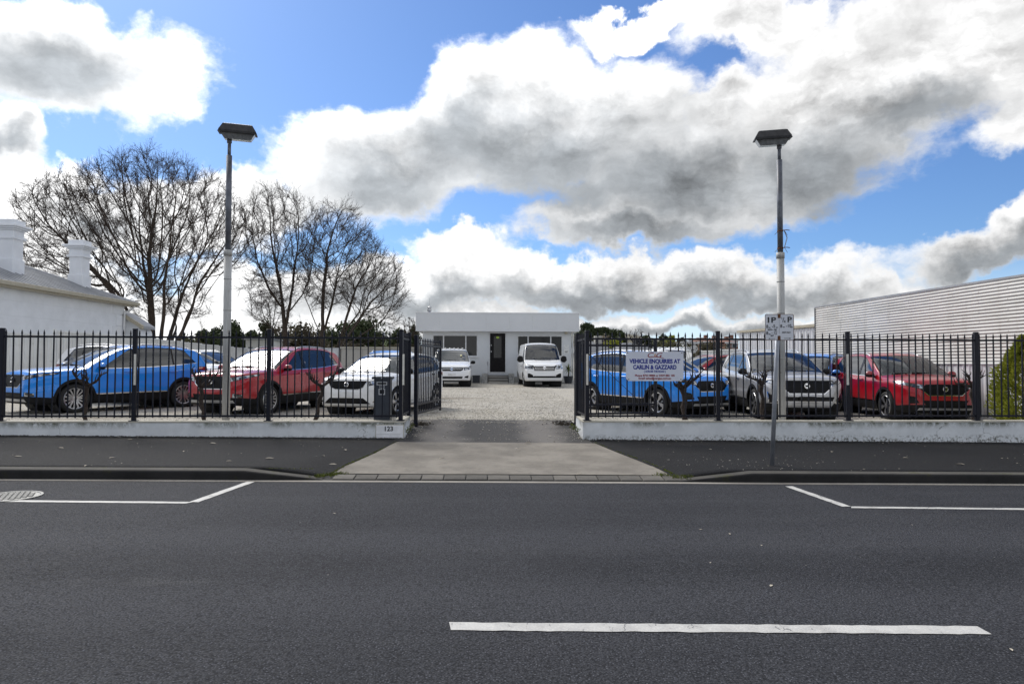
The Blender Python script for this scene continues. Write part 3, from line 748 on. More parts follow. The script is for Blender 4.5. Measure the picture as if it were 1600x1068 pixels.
for px, nm in ((213.5, 'beside the pollarded vine'), (631, 'on the corner post by the letterbox'), (917, 'on the corner post at the driveway near the sign'), (1322, 'on the post between the silver and red cars')):
    a, b = aty(px, 553, FY), aty(px, 601, FY)
    tag(MB().cbox(-.017, .017, -.012, .012, b.z - a.z, 0, .003).build('white_strip', 'strip_white', None, False, (a.x, FY - .05, a.z)), 'narrow white plastic strip fixed upright ' + nm, 'strip', 'white strips on fence posts')

# gates: hinge post, free stile, rails, pickets, wire brace
def gate(h, e, label, brace):
    L = math.hypot(e[0] - h[0], e[1] - h[1]); ang = math.atan2(e[1] - h[1], e[0] - h[0])
    g = empty('picket_gate', (h[0], h[1], .35), ang, label, 'gate', 'open driveway gates')
    MB().cbox(-.035, .035, -.035, .035, -.16, 1.70, .006).build('hinge_post', 'fence_black', g)
    MB().cbox(.06, .10, -.02, .02, .09, 1.62, .004).build('stile', 'fence_black', g); MB().cbox(L - .05, L, -.022, .022, .05, 1.66, .004).build('stile', 'fence_black', g)
    for zz in (.12, .30, 1.50):
        MB().box(.10, L - .05, -.015, .015, zz - .02, zz + .02).build('rail', 'fence_black', g)
    me = picket_mesh(.10, 1.66, .010); n = round((L - .15) / .128)
    for i in range(n): link('picket', me, g, (.10 + (L - .15) * (i + .5) / n, 0, 0))
    MB().box(.035, .06, -.012, .012, .28, .34).build('hinge', 'fence_black', g); MB().box(.035, .06, -.012, .012, 1.36, 1.42).build('hinge', 'fence_black', g)
    if brace: MB().tube([(.1, -.022, 1.46), (L - .35, -.022, .34)], .006, 5).build('brace_wire', 'fence_black', g)
    MB().cbox(L - .075, L - .045, -.035, .035, .80, .95, .004).build('latch', 'fence_black', g)
    return g
gate((-1.42, 13.78), (-1.06, 15.75), 'black picket gate swung back in front of the white hatchback', False)
gate((1.80, 13.72), (3.50, 14.02), 'black picket gate folded behind the fence beside the blue car', True)

# ------------------------------------------------------------------ sign on the fence
a, b = aty(978, 549, FY - .03), aty(1068, 595, FY - .03)
w, h = (b.x - a.x) / 2, (a.z - b.z) / 2
sg = empty('banner_sign', ((a.x + b.x) / 2, FY - .03, (a.z + b.z) / 2), 0, 'pale sign board with blue and red vehicle enquiries lettering tied to the fence', 'sign')
c_ = .045
pts = [(-w + c_, -h), (w - c_, -h), (w, -h + c_), (w, h - .008), (w - .01, h), (-w + .01, h), (-w, h - .008), (-w, -h + c_)]
MB().prism_y(pts, -.005, .002).build('panel', 'sign_face', sg)
def put_text(body, size, z, mat_, tw, bold=.0, nm='lettering', shear=0, x=0, yy=-.0062):
    me = text_mesh(body, size, .0008, mat_, bold=bold, name=nm, shear=shear)
    xs_ = [v.co.x for v in me.vertices]; zz = [v.co.z for v in me.vertices]; k = tw / (max(xs_) - min(xs_)); cx = (max(xs_) + min(xs_)) / 2; cz = (max(zz) + min(zz)) / 2
    for v in me.vertices: v.co.x = (v.co.x - cx) * k; v.co.z -= cz
    return link(nm, me, sg, (x, yy, z))
fy = lambda py: h - (py - 549) / 46.0 * 2 * h
W2 = 2 * w
put_text('VEHICLE ENQUIRIES AT', .104, h - 2 * h * .338, 'ink_blue', W2 * .885, .0050)
put_text('CARLIN & GAZZARD', .104, h - 2 * h * .527, 'ink_blue', W2 * .755, .0050)
put_text('( ACROSS THE ROAD )', .050, h - 2 * h * .682, 'ink_blue', W2 * .375, .0020)
put_text('Phone 8723 8888 or 0439 885 105', .050, h - 2 * h * .812, 'ink_red', W2 * .69, .0018)
put_text('Email sales@cargaz.com.au', .050, h - 2 * h * .915, 'ink_red', W2 * .565, .0018)
put_text('C', .125, h - 2 * h * .115, 'ink_red', .115, .001, 'logo', .35, -.075); put_text('G', .125, h - 2 * h * .115, 'ink_red', .115, .001, 'logo', .35, .085)
put_text('&', .07, h - 2 * h * .115, 'ink_orange', .035, .0005, 'logo', .2, .005)
mb = MB()
for i in range(14):
    s0, s1 = i / 14, (i + 1) / 14; f0 = lambda s: (-.10 + .27 * s, h - 2 * h * .195 + .018 * math.sin(s * 3.1) - .018 * s)
    (xa, za), (xb, zb) = f0(s0), f0(s1); ta, tb = .004 + .010 * s0 * (1 - s0), .004 + .010 * s1 * (1 - s1)
    mb.add([(xa, -.0062, za - ta), (xb, -.0062, zb - tb), (xb, -.0062, zb + tb), (xa, -.0062, za + ta)], [(0, 1, 2, 3)])
mb.build('logo_swoosh', 'ink_red', sg)
mb = MB()
for x, z in ((-w + .03, h - .02), (w - .03, h - .02), (-w + .05, -h + .03), (w - .05, -h + .03), (-.02, -h + .015)): mb.lathe([(.009, -.010), (.009, -.005)], 8, x, z, 'y'); mb.lathe([(0, -.010), (.009, -.010)], 8, x, z, 'y')
mb.build('rivet', 'dark_steel', sg)

# ------------------------------------------------------------------ letterbox pillar
a = aty(597, 588, FY - .0 + .26)
lb = empty('letterbox', (aty(597.5, 640, WALLY + .34).x, WALLY + .40, .26), 0, 'slate blue steel letterbox pillar with number 123 inside the fence', 'letterbox')
w = .145; top = aty(597, 592, WALLY + .25).z - .26
MB().cbox(-w, w, -.14, .14, 0, top, .006).build('pillar', 'letterbox_blue', lb)
MB().cbox(-w - .035, w + .035, -.185, .185, top, top + .045, .008).build('lid', 'letterbox_blue', lb)
lid = lb.children[-1]; MB().lathe([(.012, -.192), (.012, -.185)], 10, 0, top + .022, 'y').lathe([(0, -.192), (.012, -.192)], 10, 0, top + .022, 'y').build('lock', 'steel', lid)
fr = MB(); z1 = top - .05
def rim(mb, x0, x1, z0, z1, t, y0, y1):
    mb.box(x0, x1, y0, y1, z1 - t, z1).box(x0, x1, y0, y1, z0, z0 + t).box(x0, x0 + t, y0, y1, z0 + t, z1 - t).box(x1 - t, x1, y0, y1, z0 + t, z1 - t)
rim(fr, -.095, .095, z1 - .06, z1, .013, -.150, -.1405); fr.build('mail_slot', 'letterbox_trim', lb); MB().box(-.082, .082, -.143, -.1402, z1 - .047, z1 - .013).build('slot_opening', 'shade_dark', lb.children[-1])
fr = MB(); rim(fr, -.058, .058, z1 - .235, z1 - .125, .015, -.150, -.1405); fr.build('paper_holder', 'letterbox_trim', lb); MB().box(-.043, .043, -.143, -.1402, z1 - .22, z1 - .14).build('holder_opening', 'shade_dark', lb.children[-1])
link('lettering', text_mesh('123', .062, .002, 'letterbox_trim', bold=.001, spacing=1.15), lb, (0, -.143, z1 - .093))

# ------------------------------------------------------------------ floodlight poles
def flood(px_b, px_t, ytop_head, y1, y2, y3, facing, label, extras):
    Y = 12.95; b = aty(px_b, 650, Y); b.z = lotf(b.x, Y) - .02; ZB = b.z; tx = aty(px_t, ytop_head, Y)
    L = empty('floodlight_pole', (b.x, Y, ZB), 0, label, 'light pole', 'floodlight poles inside the fence')
    z = lambda py: aty(px_b, py, Y).z - ZB
    lean = (tx.x - b.x) / (tx.z - ZB)
    X = lambda zz: lean * zz
    za, zb_, zc = z(y1), z(y2), z(y3)
    MB().tube([(0, 0, 0), (X(za * .5), 0, za * .5), (X(za), 0, za)], .070, 16).build('lower_pole', 'pole_white', L, True)
    MB().tube([(X(za), 0, za - .02), (X(za), 0, za + .09)], .078, 16).build('collar', 'pole_white', L, True)
    MB().tube([(X(za + .09), 0, za + .09), (X(zb_), 0, zb_)], .052, 14).build('upper_pole', 'pole_grey', L, True)
    MB().tube([(X(zb_), 0, zb_ - .015), (X(zc), 0, zc + .02)], .032, 12).build('spigot', 'pole_grey', L, True)
    for f in (.42, .68, .86): MB().tube([(X(za * f), 0, za * f - .012), (X(za * f), 0, za * f + .012)], .073, 16).build('band', 'pole_white', L, True)
    hd = empty('lamp_head', (X(zc), 0, zc)); hd.parent = L; hd.rotation_euler = (R(9), 0, facing)
    # housing: long box with hipped top, glazed underside, swivel bracket (local x = length)
    hx, hy, s = .33, .17, -.06 if facing < 0 else .06
    ox = -.13 if facing < 0 else .15
    def sec(x0, x1, yy, z): return [(x0 + ox, -yy, z), (x1 + ox, -yy, z), (x1 + ox, yy, z), (x0 + ox, yy, z)]
    mb = MB(); lv = [sec(-hx, hx, hy + .03, .17), sec(-hx, hx, hy + .03, .20), sec(-hx + .07, hx - .07, hy * .66, .325), sec(-hx + .10, hx - .10, hy * .5, .335)]
    for q in lv: mb.v += q
    for k in range(3):
        for j in range(4): mb.f.append((k * 4 + j, k * 4 + (j + 1) % 4, k * 4 + 4 + (j + 1) % 4, k * 4 + 4 + j))
    mb.f += [(3, 2, 1, 0), (12, 13, 14, 15)]; mb.mi = [0] * len(mb.f); mb.build('housing', 'dark_steel', hd)
    mb = MB(); lv = [sec(-hx + .02, hx - .02, hy, .168), sec(-hx + .10, hx - .10, hy * .75, .045)]
    for q in lv: mb.v += q
    mb.f = [(j, (j + 1) % 4, 4 + (j + 1) % 4, 4 + j)[::-1] for j in range(4)] + [(4, 7, 6, 5)[::-1]]; mb.mi = [0] * 5; mb.build('diffuser', 'lamp_glass', hd)
    mb = MB(); mb.box(-hx + ox - .012, hx + ox + .012, -hy - .042, hy + .042, .160, .176); mb.build('rim', 'dark_steel', hd)
    mb = MB().tube([(0, 0, -.02), (0, 0, .06)], .045, 12).tube([(0, -.03, .06), (0, -.06, .12)], .04, 10).tube([(-.06, -.07, .12), (.06, -.07, .12)], .05, 12); mb.build('bracket', 'pole_grey', hd, True)
    for zz in extras:
        zq = z(zz); c = MB().tube([(X(zq), 0, zq - .012), (X(zq), 0, zq + .012)], .058, 12)
        c.tube([(X(zq) - .02, -.06, zq), (X(zq) + .10, -.07, zq + .01), (X(zq) + .16, -.06, zq + .005)], .008, 5).tube([(X(zq) - .03, -.06, zq + .01), (X(zq) - .13, -.05, zq - .08)], .004, 4).tube([(X(zq) + .06, -.06, zq), (X(zq) + .09, -.06, zq - .05), (X(zq) + .12, -.05, zq - .09)], .004, 4)
        c.build('wire_clamp', 'rust', L)
    if extras:
        z0_, z1_ = z(extras[0]), z(extras[1]); MB().tube([(X(z0_) + .055, -.06, z0_), (X(z0_) + .11, -.06, (z0_ * .6 + z1_ * .4)), (X(z1_) + .055, -.06, z1_)], .009, 5).build('loose_cable', 'sign_post_grey', L)
flood(353, 358.5, 218, 398, 243, 222, R(16), 'tall white and grey floodlight pole with lamp over the red car nearest the white house', [])
flood(1222, 1217.5, 226, 402, 250, 231, R(-16), 'tall floodlight pole with wire clamps rising behind the parking sign', [361, 388])

# ------------------------------------------------------------------ parking sign
ft = gp(1206, 727, .12, SL); ft.z = fp(ft.x, ft.y)
tp = aty(1216.5, 491, ft.y + .06)
ps = empty('parking_sign', tuple(ft), 0, 'rusty white one hour parking sign on a leaning grey pipe', 'street sign')
d = tp - ft
MB().tube([(0, 0, -.05), tuple(d * .5), tuple(d * 1.0)], .030, 12).build('post', 'sign_post_grey', ps, True)
a, b = aty(1195, 490.5, tp.y - .035), aty(1240.5, 531.5, tp.y - .035); w, h = (b.x - a.x) / 2, (a.z - b.z) / 2
cx, cz = (a.x + b.x) / 2 - ft.x, (a.z + b.z) / 2 - ft.z; yy = tp.y - ft.y - .036
def rrect(w, h, r, n=5):
    return [(sx * (w - r) + r * math.cos(t), sz * (h - r) + r * math.sin(t)) for sx, sz, t0 in ((1, 1, 0), (-1, 1, 90), (-1, -1, 180), (1, -1, 270)) for t in [R(t0 + 90 * k / n) for k in range(n + 1)]][::-1]
pn = MB().prism_y(rrect(w, h, .022), -.003, .0).build('panel', 'sign_white', ps, False, (cx, yy, cz))
rb = MB(); o1, o2 = rrect(w + .001, h + .001, .023), rrect(w - .006, h - .006, .018)
n_ = len(o1); rb.v = [(x, -.0036, z) for x, z in o1] + [(x, -.0036, z) for x, z in o2]; rb.f = [(i, (i + 1) % n_, n_ + (i + 1) % n_, n_ + i) for i in range(n_)]; rb.mi = [0] * n_
rb.build('border', 'rust', pn)
def st(body, size, x, z, tw=None, bold=.001):
    me = text_mesh(body, size, .0006, 'ink_black', bold=bold); xs_ = [v.co.x for v in me.vertices]; k = (tw / (max(xs_) - min(xs_))) if tw else 1; c0_ = (max(xs_) + min(xs_)) / 2
    for v in me.vertices: v.co.x = (v.co.x - c0_) * k
    link('lettering', me, pn, (x, -.0045, z))
u = lambda px: (px - 415) / 545.0 * 2 * w - w
q = lambda py: h - (py - 240) / 510.0 * 2 * h
st('1P', .105, u(545), q(360), .118, .003); st('P', .105, u(882), q(350), .062, .003); st('1', .045, u(733), q(320)); st('/', .09, u(760), q(355)); st('4', .050, u(785), q(385))
st('8', .062, u(455), q(485)); st('am', .022, u(500), q(500)); st('-5', .062, u(575), q(478)); st('pm', .022, u(638), q(497)); st('MON - FRI', .030, u(550), q(545), .125)
st('8', .062, u(455), q(612)); st('am', .022, u(500), q(628)); st('- 12', .062, u(585), q(605), .075); st('SAT', .032, u(550), q(662), .045)
st('8', .062, u(720), q(475)); st('am', .022, u(770), q(490)); st('-10', .062, u(860), q(470), .075); st('pm', .022, u(922), q(490)); st('ANY DAY', .034, u(815), q(598), .125)
mb = MB()
def arrow(x0, x1, z, dirn):
    xa, xb = sorted((x0, x1)); mb.box(xa, xb, -.0045, -.0036, z - .003, z + .003); xt = xa if dirn < 0 else xb
    mb.add([(xt + dirn * .012, -.0046, z), (xt - dirn * .008, -.0046, z + .009), (xt - dirn * .008, -.0046, z - .009)], [(0, 1, 2), (2, 1, 0)])
arrow(u(490), u(605), q(718), -1); arrow(u(770), u(885), q(712), 1); mb.box(u(683) - .001, u(683) + .001, -.0045, -.0036, q(620), q(340)); mb.build('arrow', 'ink_black', pn)
for zz, xo in ((q(275), u(683)), (q(700), u(678))):
    c = MB().cbox(-.020, .020, -.008, .045, -.028, .028, .006); c.lathe([(.009, -.016), (.009, -.008)], 8, 0, 0, 'y').lathe([(0, -.016), (.009, -.016)], 8, 0, 0, 'y'); c.build('clamp', 'rust', ps, False, (cx + xo, yy - .004, cz + zz))
# ------------------------------------------------------------------ vehicles
def interp(pts):
    """smooth monotone curve through (x, value) points"""
    xs_ = np.array([p_[0] for p_ in pts], float); ys_ = np.array([p_[1] for p_ in pts], float)
    h = np.diff(xs_); dl = np.diff(ys_) / h; mm = np.zeros(len(xs_))
    mm[1:-1] = np.where(dl[:-1] * dl[1:] > 0, 2 * dl[:-1] * dl[1:] / (dl[:-1] + dl[1:] + 1e-12), 0); mm[0], mm[-1] = dl[0], dl[-1]
    def f(x):
        x = np.clip(np.asarray(x, float), xs_[0], xs_[-1]); i = np.clip(np.searchsorted(xs_, x, side='right') - 1, 0, len(xs_) - 2)
        t = (x - xs_[i]) / h[i]; t2, t3 = t * t, t ** 3
        return (2 * t3 - 3 * t2 + 1) * ys_[i] + (t3 - 2 * t2 + t) * h[i] * mm[i] + (-2 * t3 + 3 * t2) * ys_[i + 1] + (t3 - t2) * h[i] * mm[i + 1]
    return f
class Surf:
    def __init__(s, V, N, F): s.V, s.N, s.F = V, N, F
def clip(S, f):
    """split a surface by the field f: (part with f <= 0, part with f > 0)"""
    if not S.F: return S, Surf(S.V, S.N, [])
    d = f(S.V); d = np.where(np.abs(d) < 1e-7, 1e-7, d); neg = (d <= 0).tolist(); dl = d.tolist()
    fi, fo = [], []; newV, newN, cache = [], [], {}; n0 = len(S.V)
    def cut(a, b):
        k = (a, b) if a < b else (b, a)
        if k in cache: return cache[k]
        t = dl[k[0]] / (dl[k[0]] - dl[k[1]]); newV.append(S.V[k[0]] * (1 - t) + S.V[k[1]] * t); newN.append(S.N[k[0]] * (1 - t) + S.N[k[1]] * t)
        cache[k] = n0 + len(newV) - 1; return cache[k]
    for p_ in S.F:
        sg_ = [neg[i] for i in p_]
        if all(sg_): fi.append(p_)
        elif not any(sg_): fo.append(p_)
        else:
            A, B = [], []
            for k in range(len(p_)):
                i, j = p_[k], p_[(k + 1) % len(p_)]
                (A if neg[i] else B).append(i)
                if neg[i] != neg[j]: c_ = cut(i, j); A.append(c_); B.append(c_)
            if len(A) > 2: fi.append(tuple(A))
            if len(B) > 2: fo.append(tuple(B))
    V = np.vstack([S.V, np.array(newV)]) if newV else S.V; N = np.vstack([S.N, np.array(newN)]) if newN else S.N
    return Surf(V, N, fi), Surf(V, N, fo)
def extract(S, fs):
    ins = S; rest = []
    for f in fs:
        ins, o = clip(ins, f); rest.append((o.F, len(o.V)))
    # all pieces index into the final (longest) vertex array
    return ins, Surf(ins.V, ins.N, [p_ for F, _ in rest for p_ in F])
def surf_mesh(name, S, mat_, off=0.0, T=None):
    ids = sorted({i for p_ in S.F for i in p_})
    if not ids: return None
    mp = {i: k for k, i in enumerate(ids)}; N = S.N[ids]; N = N / (np.linalg.norm(N, axis=1, keepdims=True) + 1e-9)
    V = S.V[ids] + N * off
    if T is not None: V = T(V); N = T(N, True)
    me = bpy.data.meshes.new(name); me.from_pydata(V.tolist(), [], [tuple(mp[i] for i in p_) for p_ in S.F]); me.materials.append(M[mat_])
    me.polygons.foreach_set('use_smooth', [True] * len(me.polygons)); me.update()
    me.normals_split_custom_set_from_vertices([tuple(n) for n in N]); return me

def rim_meshes(Rr, style, wid):
    """alloy wheel facing +y at the origin; returns tyre and rim meshes"""
    Rt = Rr[0]; rr = Rr[1]; w = wid / 2
    ty = MB().lathe([(rr - .004, w - .012), (rr + .012, w), (rr + .05, w + .006), (Rt - .028, w - .004), (Rt - .006, w - .028), (Rt, w - .05), (Rt, -w + .05), (Rt - .006, -w + .028), (Rt - .03, -w + .004), (rr, -w)], 40, axis='y')
    rm = MB(); rm.lathe([(rr, w - .006), (rr - .012, w - .002), (rr - .020, w - .012), (rr - .028, w - .05), (rr - .045, -w + .02), (.0, -w + .02)], 40, axis='y', mi=1)
    rm.lathe([(rr + .002, w - .008), (rr - .006, w + .001), (rr - .020, w - .006), (rr - .021, w - .016)], 40, axis='y', mi=0)
    rm.lathe([(.058, w - .06), (.055, w - .022), (.03, w - .016), (0, w - .016)], 20, axis='y', mi=0)
    def spoke(a0, wi, wo, a1=None, mi=0):
        a1 = a0 if a1 is None else a1; ro, ri = rr - .014, .035
        c0, s0, c1, s1 = math.cos(a0), math.sin(a0), math.cos(a1), math.sin(a1)
        pts = []
        for r, ww, c_, s_, yy in ((ri, wi, c0, s0, w - .020), (ro * .6, (wi + wo) / 2, (c0 + c1) / 2, (s0 + s1) / 2, w - .010), (ro, wo, c1, s1, w - .006)):
            for sg_, dy in ((-1, 0), (1, 0), (1, -.03), (-1, -.03)): pts.append((r * c_ - sg_ * ww * s_, yy + dy, r * s_ + sg_ * ww * c_))
        f_ = []
        for k in range(2):
            for j in range(4): f_.append((k * 4 + j, k * 4 + (j + 1) % 4, k * 4 + 4 + (j + 1) % 4, k * 4 + 4 + j)[::-1])
        rm.add(pts, f_, mi)
    if style == 'ten':
        for k in range(5):
            a = 2 * math.pi * k / 5 + .3
            for dlt in (-.17, .17): spoke(a + dlt * .8, .013, .020, a + dlt * 1.25)
            spoke(a + .63, .012, .016)
    elif style == 'five':
        for k in range(5):
            a = 2 * math.pi * k / 5 + .2
            spoke(a, .030, .046); spoke(a + .28, .008, .012, a + .40, 1); spoke(a - .28, .008, .012, a - .40, 1)
    else:
        for k in range(7): spoke(2 * math.pi * k / 7, .022, .030)
    return ty.mesh('tyre', 'tyre_rubber', True), rm.mesh('rim', ['rim_alloy', 'rim_dark'])

def build_vehicle(name, sp):
    L = sp['L']; xa0, xa1 = sp['axles']; xm = (xa0 + xa1) / 2; Rt = sp['tyre'][0]
    zt, zsf, Wf, zb, cr = (interp(sp[k]) for k in ('top', 'belt', 'width', 'floor', 'crown'))
    tum = sp.get('tumble', .30); H0 = sp.get('waist', .985)
    st_ = np.unique(np.concatenate([np.array([0, .006, .015, .03, .05, .075, .105, .14, .18, .23, .29, .36, .44, .53, .63]), np.linspace(.75, L - .62, 44), L - np.array([.52, .42, .33, .26, .2, .15, .11, .075, .05, .03, .015, .006, 0])]))
    def section(x):
        t_, b_, w_, c_ = float(zt(x)), float(zb(x)), float(Wf(x)), float(cr(x)); s_ = min(float(zsf(x)), t_ - c_ - .012)
        zc = t_ - c_; h = zc - s_; Wb = w_ * sp.get('beltw', .955); wc = Wb - tum * h - .02
        q = [(0, b_), (w_ * .78, b_), (w_ * .93, b_ + .02), (w_ * .965, b_ + .10), (w_, b_ + .40 * (s_ - b_)), (w_ * H0, b_ + .66 * (s_ - b_)), (w_ * (H0 + .012), b_ + .84 * (s_ - b_)), (w_ * (H0 + .006), b_ + .91 * (s_ - b_)), (Wb, s_),
             (Wb * .6 + wc * .4, s_ + h * .42), (wc * .93 + Wb * .07, s_ + h * .85), (wc, zc + .1 * c_), (wc * .80, zc + c_ * .60), (wc * .42, zc + c_ * .92), (0, t_)]
        q = np.array(q)
        for _ in range(2):
            a, b = q[:-1], q[1:]; m_ = np.empty((2 * len(a), 2)); m_[0::2] = .75 * a + .25 * b; m_[1::2] = .25 * a + .75 * b
            m_[0] = q[0]; m_[-1] = q[-1]; q = m_
        return q
    secs = [section(x) for x in st_]; m_ = len(secs[0])
    rings = []
    def ring(x, q): 
        full = np.vstack([q, np.column_stack([-q[-2:0:-1, 0], q[-2:0:-1, 1]])]); return np.column_stack([np.full(len(full), x), full])
    def caps(x, q, dx):
        c_ = np.array([0, (q[0, 1] + q[-1, 1]) / 2]); out = []
        for k in (.97, .85, .6, .3, .02): out.append(ring(x + dx * (1 - k * k), c_ + (q - c_) * k))
        return out
    rings += caps(0, secs[0], -.025)[::-1] + [ring(x, q) for x, q in zip(st_, secs)] + caps(L, secs[-1], .02)
    n = len(rings[0]); V = np.vstack(rings); F = []
    for i in range(len(rings) - 1):
        for j in range(n): j2 = (j + 1) % n; F.append((i * n + j, (i + 1) * n + j, (i + 1) * n + j2, i * n + j2))
    Fa = np.array(F); N = np.zeros_like(V); nn = np.cross(V[Fa[:, 2]] - V[Fa[:, 0]], V[Fa[:, 3]] - V[Fa[:, 1]])
    for k in range(4): np.add.at(N, Fa[:, k], nn)
    N /= np.linalg.norm(N, axis=1, keepdims=True) + 1e-12
    mid = len(rings) // 2 * n + m_ - 1
    if N[mid, 2] < 0: N = -N; F = [f_[::-1] for f_ in F]
    T = lambda P_, nrm=False: np.column_stack([(-P_[:, 0] if nrm else xm - P_[:, 0]), -P_[:, 1], P_[:, 2]])
    S = Surf(V, N, F); V0, N0 = V, N
    X = lambda P_: P_[:, 0]; Ya = lambda P_: np.abs(P_[:, 1]); Z = lambda P_: P_[:, 2]
    root = empty(name, (0, 0, 0)); G = {}
    def part(nm, S_, mat_, off=0.0, parent=root):
        me = surf_mesh(nm, S_, mat_, off, T); return link(nm, me, parent) if me else None
    def sides(S_): return clip(S_, lambda P_: -P_[:, 1])
    pt = sp['paint']; gaps = []
    def surf_at(x=None, y=None, z=None, far=False):
        d = np.zeros(len(V0))
        for k, v in ((0, x), (1, y), (2, z)):
            if v is not None: d += (V0[:, k] - v) ** 2
        if x is None: d += np.where(V0[:, 0] > L / 2 if not far else V0[:, 0] < L / 2, 9, 0)
        if y is None: d += np.where(V0[:, 1] < 0, 9, 0)
        if z is None: d += np.where(V0[:, 2] < .8, 9, 0)
        i = int(np.argmin(d)); return V0[i], N0[i]
    # wheel openings
    Ra = Rt + sp.get('archgap', .055)
    for xa in (xa0, xa1):
        _, S = extract(S, [lambda P_: np.hypot(X(P_) - xa, Z(P_) - Rt) - Ra, lambda P_: .5 - Ya(P_)])
    # glass
    wx0, wx1 = sp['screen']; bow = sp.get('bow', .10)
    wcx = lambda P_: (Wf(X(P_)) * sp.get('beltw', .955) - tum * np.maximum(zt(X(P_)) - cr(X(P_)) - zsf(X(P_)), 0)) - .02
    scr = lambda e: [lambda P_: wx0 - e + bow * (Ya(P_)) ** 2 - X(P_), lambda P_: X(P_) - wx1 - e - .08 * Ya(P_) ** 2, lambda P_: Ya(P_) - wcx(P_) + .045 - e, lambda P_: .6 - Z(P_)]
    g, S = extract(S, scr(0)); ws = part('windscreen', g, 'screen_glass', -.003)
    g, S = extract(S, scr(.022)); part('screen_seal', g, 'gap_black', -.001, ws)
    if 'rear' in sp:
        rx0, rx1 = sp['rear']
        rr_ = lambda e: [lambda P_: rx0 - e - X(P_), lambda P_: X(P_) - rx1 - e, lambda P_: Ya(P_) - wcx(P_) + .05 - e, lambda P_: zsf(X(P_)) - .02 - e - Z(P_)]
        g, S = extract(S, rr_(0)); rw = part('rear_window', g, 'car_glass_dark', -.003)
        g, S = extract(S, rr_(.015)); part('window_seal', g, 'gap_black', -.001, rw)
    dx0, dxB, dx1 = sp['doors']; dlo = sp['dlo']
    zc = lambda P_: zt(X(P_)) - cr(X(P_))
    def dl_(e, a, b): return [lambda P_: .35 - Ya(P_), lambda P_: zsf(X(P_)) + dlo['low'] - e - Z(P_), lambda P_: Z(P_) - zc(P_) + dlo['high'] - e,
                    lambda P_: (a - e) - X(P_) if a > dlo['x0'] + .01 else (dlo['x0'] - e) + (Z(P_) - dlo['z0']) * dlo['ka'] - X(P_),
                    lambda P_: X(P_) - (b + e) if b < dlo['x1'] - .01 else X(P_) - (dlo['x1'] + e) + (Z(P_) - dlo['z1']) * dlo['kc']]
    winds = []
    for a, b, dark_ in dlo['panes']:      # one pane per window, pillars stay black between them
        g, S = extract(S, dl_(0, a, b)); winds.append((g, a, b, dark_))
    g, S = extract(S, dl_(.014, dlo['x0'], dlo['x1'])); lo_, hi_ = clip(g, lambda P_: Z(P_) - zsf(X(P_)) - dlo['low'])
    for q_ in sides(hi_): part('window_frame', q_, 'gloss_black', .001)
    for q_ in sides(lo_): part('belt_trim', q_, 'chrome' if sp.get('chrome') else 'gap_black', .004)
    # lamps
    def lamp(nm, fs, mat_, lim, off=.002):
        nonlocal S
        g, S = extract(S, fs(0)); 
        e, S = extract(S, fs(.007)); gaps.append(e)
        for q_ in sides(g): part(nm, q_, mat_, off)
    if 'lamp' in sp:
        l_ = sp['lamp']; sv_ = lambda P_: Ya(P_) + l_.get('k', .6) * X(P_)
        lamp('headlight', lambda e: [lambda P_: l_['s0'] - e - sv_(P_), lambda P_: sv_(P_) - l_['s1'] - e, lambda P_: l_['b0'] + l_['b1'] * (sv_(P_) - l_['s0']) - e - Z(P_), lambda P_: Z(P_) - l_['t0'] - l_['t1'] * (sv_(P_) - l_['s0']) - e, lambda P_: X(P_) - 1.1], 'lamp_lens', None)
    if 'tail' in sp:
        l_ = sp['tail']; sv_ = lambda P_: Ya(P_) + .6 * (L - X(P_))
        lamp('tail_light', lambda e: [lambda P_: l_['s0'] - e - sv_(P_), lambda P_: sv_(P_) - l_['s1'] - e, lambda P_: l_['b0'] + l_['b1'] * (sv_(P_) - l_['s0']) - e - Z(P_), lambda P_: Z(P_) - l_['t0'] - l_['t1'] * (sv_(P_) - l_['s0']) - e, lambda P_: L - 1.1 - X(P_)], 'tail_red', None)
    # front openings: convex outlines given in |y|, z
    def poly(pts, e):
        fs = [lambda P_: X(P_) - .75]; c_ = np.mean(np.array(pts), axis=0)
        for (y0, z0), (y1, z1) in zip(pts, pts[1:] + pts[:1]):
            nx, nz = (z1 - z0), -(y1 - y0); l__ = math.hypot(nx, nz) + 1e-9; nx, nz = nx / l__, nz / l__
            if (c_[0] - y0) * nx + (c_[1] - z0) * nz > 0: nx, nz = -nx, -nz
            if abs(y0) < 1e-6 and abs(y1) < 1e-6: continue
            fs.append(lambda P_, y0=y0, z0=z0, nx=nx, nz=nz: (Ya(P_) - y0) * nx + (Z(P_) - z0) * nz - e)
        return fs
    for o_ in sp['openings']:
        pts = o_['pts']; g, S = extract(S, poly(pts, 0))
        gr = part(o_['name'], g, o_.get('mat', 'gloss_black'), o_.get('off', -.012))
        if o_.get('rim'):
            g, S = extract(S, poly(pts, o_['rim'])); g2 = g
            if o_.get('rimlow') is not None: g2, gb = clip(g, lambda P_: Z(P_) - o_['rimlow']); part('grille_surround', gb, 'gloss_black', .0, gr)
            part('grille_surround', g2, o_.get('rimmat', 'chrome'), .004, gr)
        for zz in o_.get('bars', []):
            y_ = o_.get('barw', .5); mb = MB(); P0_ = []
            for k in range(13):
                yy = -y_ + 2 * y_ * k / 12; p_, _ = surf_at(y=yy, z=zz); P0_.append((xm - p_[0] + .004, -yy, zz))
            mb.tube(P0_, .016, 6).build('grille_bar', 'chrome', gr, True)
